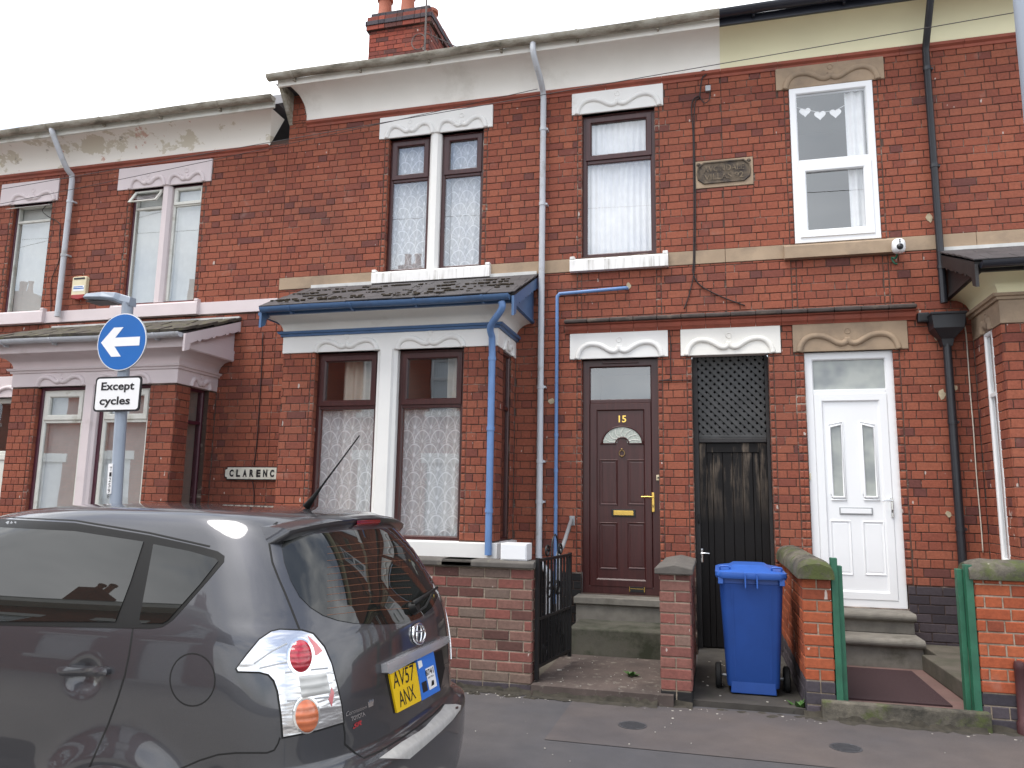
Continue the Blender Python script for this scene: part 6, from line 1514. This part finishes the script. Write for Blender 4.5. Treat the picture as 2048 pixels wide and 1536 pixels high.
# tailgate
rw_ = [(450, 312), (468, 278), (520, 262), (640, 245), (800, 228), (1000, 214), (1100, 214), (1150, 262), (1220, 370), (1285, 478), (1316, 540), (1314, 585), (1280, 650), (1210, 708), (1140, 735), (1000, 744), (850, 737), (760, 721), (680, 694), (610, 650), (550, 590), (500, 500), (465, 400)]
rwin = patch('rear_window', z7(rw_), .003, M['car_glass'], grid=9)
for k in range(11):
    y0 = 330+k*36; seam('heating_line', z7([(700, y0-12+k*1.5), (900, y0-34+k*1.5), (1080, y0-52+k*2), (1120+k*6, y0-56+k*2)]), M['heat'], .0007, rwin, off=.0036)
seam('tailgate_gap', z7([(428, 178), (396, 200), (384, 240), (383, 300), (400, 400), (435, 490), (470, 570), (510, 670), (550, 772)]), M['gap'], .004, mirror=True)
seam('tailgate_gap', z7([(790, 1285), (800, 1340), (800, 1405), (860, 1455), (905, 1482), (1000, 1440), (1100, 1380), (1200, 1310), (1290, 1240), (1345, 1185)]), M['gap'], .004)
seam('bumper_gap', z7([(-120, 1545), (0, 1493), (100, 1462), (200, 1452), (370, 1452), (410, 1437), (432, 1400), (442, 1368)]), M['gap'], .003, mirror=True)
patch('plate_recess', z7([(1020, 1015), (1335, 880), (1352, 985), (1330, 1090), (1210, 1170), (1070, 1235)]), .001, M['trim_black'], grid=8)
grn = patch('chrome_strip', z7([(1000, 962), (1120, 905), (1230, 858), (1342, 808), (1352, 840), (1300, 872), (1160, 940), (1018, 1018), (1004, 1010)]), .03, M['satin'], grid=6, dome=.006)
npl = patch('number_plate', z7([(1035, 1010), (1180, 955), (1215, 1160), (1078, 1231)]), .010, M['plate_y'], grid=8)
z8 = lambda L_: [Z8(*p) for p in L_]
decal('AV57', z8([(848, 815), (1090, 700), (1075, 520), (825, 625)]), M['sign_black'], npl, .0112, .0); decal('ANX', z8([(925, 1030), (1112, 920), (1075, 752), (893, 850)]), M['sign_black'], npl, .0112, .0)
prm = patch('parking_permit', z8([(1110, 465), (1310, 372), (1390, 830), (1175, 950)]), .013, M['permit_blue'], grid=6)
patch('permit_label', z8([(1208, 580), (1305, 530), (1350, 775), (1260, 828)]), .0145, M['sign_white'], prm, grid=5, skirt=False)
decal('8741', z8([(1220, 665), (1308, 620), (1298, 548), (1205, 600)]), M['sign_black'], prm, .0155, .02); decal('AVET 9NN', z8([(1240, 695), (1308, 662), (1303, 640), (1236, 676)]), M['sign_black'], prm, .0155, .0)
patch('permit_print', z8([(1165, 740), (1222, 712), (1243, 828), (1188, 860)]), .0145, M['sign_black'], prm, grid=5, skirt=False); patch('permit_print', z8([(1118, 490), (1165, 475), (1178, 545), (1135, 580)]), .0145, M['sign_white'], prm, grid=5, skirt=False); patch('permit_print', z8([(1285, 715), (1308, 705), (1315, 760), (1280, 780)]), .0155, M['trim_black'], prm, grid=4, skirt=False)
# badges
def ring_on(cx, cy, rx, ry, w, off, n=28):
    P = []
    for k in range(n+1):
        l, nr3 = hit(*Z8(cx+rx*math.cos(2*PI*k/n), cy+ry*math.sin(2*PI*k/n))); P.append(l+nr3*off)
    m = MB(); m.tube(P, w, 8, cap=False); return m
em = ring_on(1152, 163, 70, 118, .0075, .006); r2 = ring_on(1152, 160, 28, 112, .0055, .006); em.add(r2.v, r2.f); r3 = ring_on(1150, 100, 66, 42, .0055, .006); em.add(r3.v, r3.f); em.build('emblem', M['chrome'], car, smooth=True)
bdg = decal('TOYOTA', z8([(368, 1195), (532, 1130), (520, 1080), (358, 1145)]), M['chrome'], car, .003, .03, name='badge_lettering'); decal('SR', z8([(382, 1290), (490, 1235), (490, 1175), (390, 1225)]), M['badge_red'], car, .003, .04, .2, name='badge_lettering')
decal('Coronation', z8([(305, 1140), (548, 1040), (540, 1000), (296, 1085)]), M['chrome'], car, .003, .0, .35, name='badge_lettering'); decal('TOYOTA', z8([(1475, 560), (1560, 500), (1555, 465), (1468, 530)]), M['chrome'], car, .004, .03, name='badge_lettering'); decal('SR', z8([(1440, 810), (1490, 780), (1490, 755), (1450, 780)]), M['chrome'], car, .003, .0, name='badge_lettering')
patch('crown_badge', z8([(568, 1035), (622, 1012), (628, 935), (606, 970), (594, 940), (583, 980), (560, 962)]), .003, M['chrome'], grid=3)
# rear step plate on the bumper
patch('bumper_step_plate', z8([(700, 1640), (960, 1450), (1160, 1330), (1240, 1270), (1330, 1170), (1420, 1080), (1470, 1005), (1600, 1000), (1660, 1010), (1650, 1060), (1560, 1180), (1430, 1310), (1250, 1470), (1050, 1640)]), .004, M['steel_step'], grid=8)
# wiper
P0 = [hit(*Z7(*p)) for p in ((1150, 640), (1200, 607), (1282, 552))]
m = MB(); m.tube([l+n_*.03 for l, n_ in P0], [.014, .010, .006], 8); wp = m.build('wiper', M['trim_black'], car, smooth=True)
m = MB(); c, n_ = hit(*Z7(1165, 655)); m.tube([c, c+n_*.035], [.03, .024], 14); m.build('wiper_pivot', M['trim_black'], wp, smooth=True, sharp=50)
m = MB(); P0 = [hit(*Z7(*p)) for p in ((1170, 690), (1230, 650), (1275, 570))]; m.tube([l+n_*.014 for l, n_ in P0], .006, 6); m.build('blade', M['rubber'], wp)
# roof spoiler
def spo_edge(y):
    e = abs(y)/.6
    if e <= 1: return .368+.068*e**2.2, 1.574-.042*e**2.4, .05, .19
    q_ = (abs(y)-.6)/.035; return .436+.11*q_, 1.532-.075*q_, .05-.03*q_, .19-.1*q_
rows = []
for y in [-.635, -.627, -.618, -.609, -.6]+[-.57+1.14*i/26 for i in range(27)]+[.6, .609, .618, .627, .635]:
    te, zt2, th, fl = spo_edge(y); e = min(1, abs(y)/.6)
    fz = .022*(1-.6*e**3)
    rows.append([CW(te+fl, y, zt2+fz), CW(te+fl*.55, y, zt2+fz*.8), CW(te+.03, y, zt2+.006), CW(te, y, zt2-.006), CW(te+.004, y, zt2-th*.45), CW(te+.03, y, zt2-th), CW(te+.09, y, zt2-th-.012), CW(te+fl, y, zt2-th-.012)])
m = MB(); m.grid(rows); k = len(rows[0]); m.add(rows[0], [tuple(range(k))]); m.add(rows[-1], [tuple(range(k))]); spo = m.build('spoiler', M['paint'], car, smooth=True, sharp=50)
m = MB(); rr2 = []
for i in range(9):
    y = -.13+.26*i/8; te, zt2, _, _ = spo_edge(y); rr2.append([CW(te-.004+.002, y, zt2-.014), CW(te-.002, y, zt2-.03), CW(te+.018, y, zt2-.042)])
m.grid(rr2); M['brake'] = ribbed('brake_light_red', (.3, .008, .012), 200); m.build('brake_light', M['brake'], spo, smooth=True)
# aerial
a0_ = onY(612, 1022, CY); tip = onY(719, 871, CY); a0_ = CW(CX-a0_.x, 0, 1.615); 
m = MB(); m.tube([a0_, a0_.lerp(Vector((tip.x, CY, tip.z)), .14), a0_.lerp(Vector((tip.x, CY, tip.z)), .3), Vector((tip.x, CY, tip.z))], [.02, .012, .005, .0035], 10); m.build('aerial', M['trim_black'], car, smooth=True)
# wheels and arches
for wx, wz in WH:
    for s in (1, -1):
        c = CW(wx, s*.76, wz); m = MB(); m.lathe(c, [(.2, -.1), (.27, -.105), (.31, -.09), (.318, -.05), (.318, .05), (.31, .09), (.27, .105), (.2, .1)], 40, 'Y'); w_ = m.build('wheel', M['rubber'], car, smooth=True, sharp=40)
        m = MB(); m.lathe(c+Vector((0, -s*.085, 0)), [(.205, 0), (.2, -s*-.02), (.19, .0), (.07, 0.), (.0, 0.)], 30, 'Y')
        for k in range(5):
            a = 2*PI*k/5; d_ = Vector((math.cos(a), 0, math.sin(a))); m.obox(c+Vector((0, -s*.095, 0))+d_*.12, d_*.085, Vector((0, .012, 0)), d_.cross(Vector((0, 1, 0)))*.024)
        m.build('rim', M['galv'], w_)
        m = MB(); rows = [[CW(wx+.352*math.cos(PI*k/20-.15+.3*k/20), s*yy, wz+.352*math.sin(PI*k/20-.15+.3*k/20)) for k in range(21)] for yy in (.45, .895)]; m.grid(rows); m.build('arch_liner', M['rubber'], car)
        m = MB(); rows = []
        for k in range(25):
            a = -.12+(PI+.24)*k/24; pts_ = []
            yb2 = abs(side_detail(wx+.345*math.cos(a), .886, wz+.345*math.sin(a)))
            for rr_, yy in ((.332, yb2-.03), (.336, yb2+.002), (.352, yb2+.006), (.37, yb2-.004)): pts_.append(CW(wx+rr_*math.cos(a), s*yy, wz+rr_*math.sin(a)))
            rows.append(pts_)
        m.grid(rows); m.build('arch_lip', M['paint'], car, smooth=True)

# ================================================================== OTHER SIDE OF THE STREET (seen in the glass and paint)
M['opp_brick'] = (lambda: None)
def opp_brick():
    m, t, b = nodes('opposite_brick'); tex = nn(t, 'ShaderNodeTexBrick'); g = nn(t, 'ShaderNodeNewGeometry'); mp2 = nn(t, 'ShaderNodeMapping'); mp2.inputs['Rotation'].default_value = (PI/2, 0, 0)
    t.links.new(g.outputs['Position'], mp2.inputs[0]); t.links.new(mp2.outputs[0], tex.inputs['Vector'])
    tex.inputs['Color1'].default_value = (.32, .07, .035, 1); tex.inputs['Color2'].default_value = (.24, .05, .03, 1); tex.inputs['Mortar'].default_value = (.13, .08, .06, 1); tex.inputs['Scale'].default_value = 1.; tex.inputs['Brick Width'].default_value = .235; tex.inputs['Row Height'].default_value = .087; tex.inputs['Mortar Size'].default_value = .006
    t.links.new(tex.outputs[0], b.inputs['Base Color']); b.inputs['Roughness'].default_value = .85; return m
M['opp_brick'] = opp_brick()
YO = -13.6
FO = lambda u, v, w: Vector((u, YO+w, v))
def opp_house(x0, label):
    t = thing('terraced_house', label, 'house', (x0, YO, 0), 'terraced houses across the street')
    w1, w2, dr, w3 = (x0+.7, x0+1.9, 1.0, 2.7), (x0+.75, x0+1.7, 4.1, 5.7), (x0+2.9, x0+3.8, .1, 2.6), (x0+2.95, x0+3.8, 4.1, 5.7)
    m = MB(); wall_sheet(m, x0, x0+4.6, -.05, 6.5, [w1, w2, dr, w3], FO, w=0.); m.build('wall', M['opp_brick'], t)
    for w in (w1, w2, w3): window(t, FO, *w, -.06, M['upvc'], split=w[2]+(w[3]-w[2])*.6, sash='top', curtain='white', rm=False)
    for w in (w1, w2, w3, dr): m = MB(); m.box(w[0]-.15, w[1]+.15, YO-.05, YO+.03, w[3], w[3]+.28); m.build('lintel', M['white'], t); m = MB(); m.box(w[0]-.1, w[1]+.1, YO-.03, YO+.07, w[2]-.14, w[2]); m.build('sill', M['white'], t)
    m = MB(); m.box(dr[0], dr[1], YO-.12, YO-.07, dr[2], dr[3]); m.build('door', M['upvc'], t, bevel=.01)
    m = MB(); m.box(x0, x0+4.6, YO-.05, YO+.3, 6.5, 6.68); m.build('eaves', M['cove'], t); m = MB(); m.prism([(x0+.001, YO+.32, 6.66), (x0, YO-4, 9.4), (x0, YO-8, 6.66)], (4.6, 0, 0)); m.build('roof', M['slate_roof'], t)
    m = MB(); m.box(x0-.4, x0+.4, YO-4.4, YO-3.4, 8.6, 10.3); chm = m.build('chimney', M['opp_brick'], t, bevel=.02)
    for dx in (-.2, .2): m = MB(); m.lathe((x0+dx, YO-3.9, 10.28), [(.13, 0), (.11, .5), (.14, .52), (.14, .58), (.1, .58)], 12); m.build('chimney_pot', M['pot'], chm)
for k, lb_ in enumerate(('last red brick house across the street, fifth from the gable end', 'red brick house across the street, fourth from the gable end', 'red brick house across the street, third from the gable end', 'red brick house across the street, second from the gable end', 'red brick end house across the street with the open gable')): opp_house(-29.4+4.6*k, lb_)

# ================================================================== LITTER, WEEDS, GRIME WITH PAINTED EDGE SHADE
m = MB(); r = random.Random(11)
def fleck(x, y, z, s):
    a = r.uniform(0, 6.28); n_ = r.randint(4, 6); P = [(x+s*r.uniform(.5, 1.2)*math.cos(a+2*PI*k/n_), y+s*r.uniform(.5, 1.2)*math.sin(a+2*PI*k/n_), z) for k in range(n_)]; m.prism(P, (0, 0, r.uniform(.002, .006)))
for i in range(90): fleck(r.choice((-1.75, -1.6, -1.3, -.2, .55, 1.75, 2.0))+r.gauss(0, .13), YW-.06-abs(r.gauss(0, .06)), .001, r.choice((.003, .004, .006, .012)))
for i in range(26): fleck(r.uniform(-2.2, 2.5), r.uniform(-3.9, YW-.1), .005, r.choice((.003, .004, .005, .007, .014)))
for i in range(34): fleck(r.uniform(wx1+.1, pxa), r.uniform(YW, sy2), .086, r.uniform(.003, .007))
for i in range(30): fleck(r.uniform(pxb+.05, qxa-.05), r.uniform(YW+.1, -.2), .046, r.uniform(.005, .012))
p = onZ(1118, 1340, .087); fleck(p.x, p.y, .087, .035)
o = m.build('litter', M['litter']); tag(o, 'white flecks of litter scattered on the pavement and path', 'litter', kind='stuff')
m = MB()
for i in range(60):
    x = r.uniform(-2.3, 2.3); y = YW-.005-abs(r.gauss(0, .035)); s = r.uniform(.015, .05); m.lathe((x, y, 0.), [(s, -.002), (s*.7, s*.12), (0, s*.2)], 7)
for i in range(45):
    x = r.uniform(-1.75, -1.5) if i < 12 else r.uniform(-2.2, -1.4); m.lathe((x, YW-r.uniform(.0, .16), 0), [(.03, -.002), (.02, .008), (0, .012)], 6)
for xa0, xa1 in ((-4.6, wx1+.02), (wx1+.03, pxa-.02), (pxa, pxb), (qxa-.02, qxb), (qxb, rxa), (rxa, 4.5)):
    n_ = int((xa1-xa0)/.05)+2; yb_ = YW-.062 if xa0 in (wx1+.03, qxb) else YW-.003  # below the path's front edge: dirt plus painted dark of the shadow gap
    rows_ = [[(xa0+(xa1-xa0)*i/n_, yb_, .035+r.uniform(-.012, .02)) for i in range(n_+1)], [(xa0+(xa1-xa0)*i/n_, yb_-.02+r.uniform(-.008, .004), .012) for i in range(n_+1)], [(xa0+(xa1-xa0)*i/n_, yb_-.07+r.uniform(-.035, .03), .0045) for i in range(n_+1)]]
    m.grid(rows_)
o = m.build('grime', M['earth_shade']); tag(o, 'dark soil and grime gathered at the foot of the garden walls, with painted shade below the path edge', 'grime', kind='stuff')
def weed(px, py, z, n_, s, label):
    p = onZ(px, py, z); m = MB(); rr = random.Random(int(px))
    for i in range(n_):
        a = rr.uniform(0, 6.28); l = s*rr.uniform(.5, 1.); el = rr.uniform(.3, 1.2); d_ = Vector((math.cos(a)*math.cos(el), math.sin(a)*math.cos(el), math.sin(el))); sd_ = Vector((-math.sin(a), math.cos(a), 0))*l*.18; b0_ = Vector((p.x+rr.uniform(-.02, .02), p.y+rr.uniform(-.02, .02), z))
        m.add([b0_, b0_+d_*l*.55+sd_, b0_+d_*l+Vector((0, 0, -l*.15)), b0_+d_*l*.55-sd_], [(0, 1, 2, 3)])
    o = m.build('weed', M['leaf']); tag(o, label, 'weed', 'small green weeds in the paving')
weed(1600, 1424, 0.0, 46, .13, 'green weed growing at the foot of the orange dividing wall beside the bin')
weed(1112, 1308, .085, 60, .2, 'green weed growing beneath the open iron gate')
weed(1262, 1352, .085, 26, .08, 'small green weed growing in the path of the maroon door'); weed(1930, 1458, 0, 30, .1, 'small green weed growing at the mossy stone kerb'); weed(1905, 1365, .1, 10, .05, 'small green weed beside the raised concrete slab')
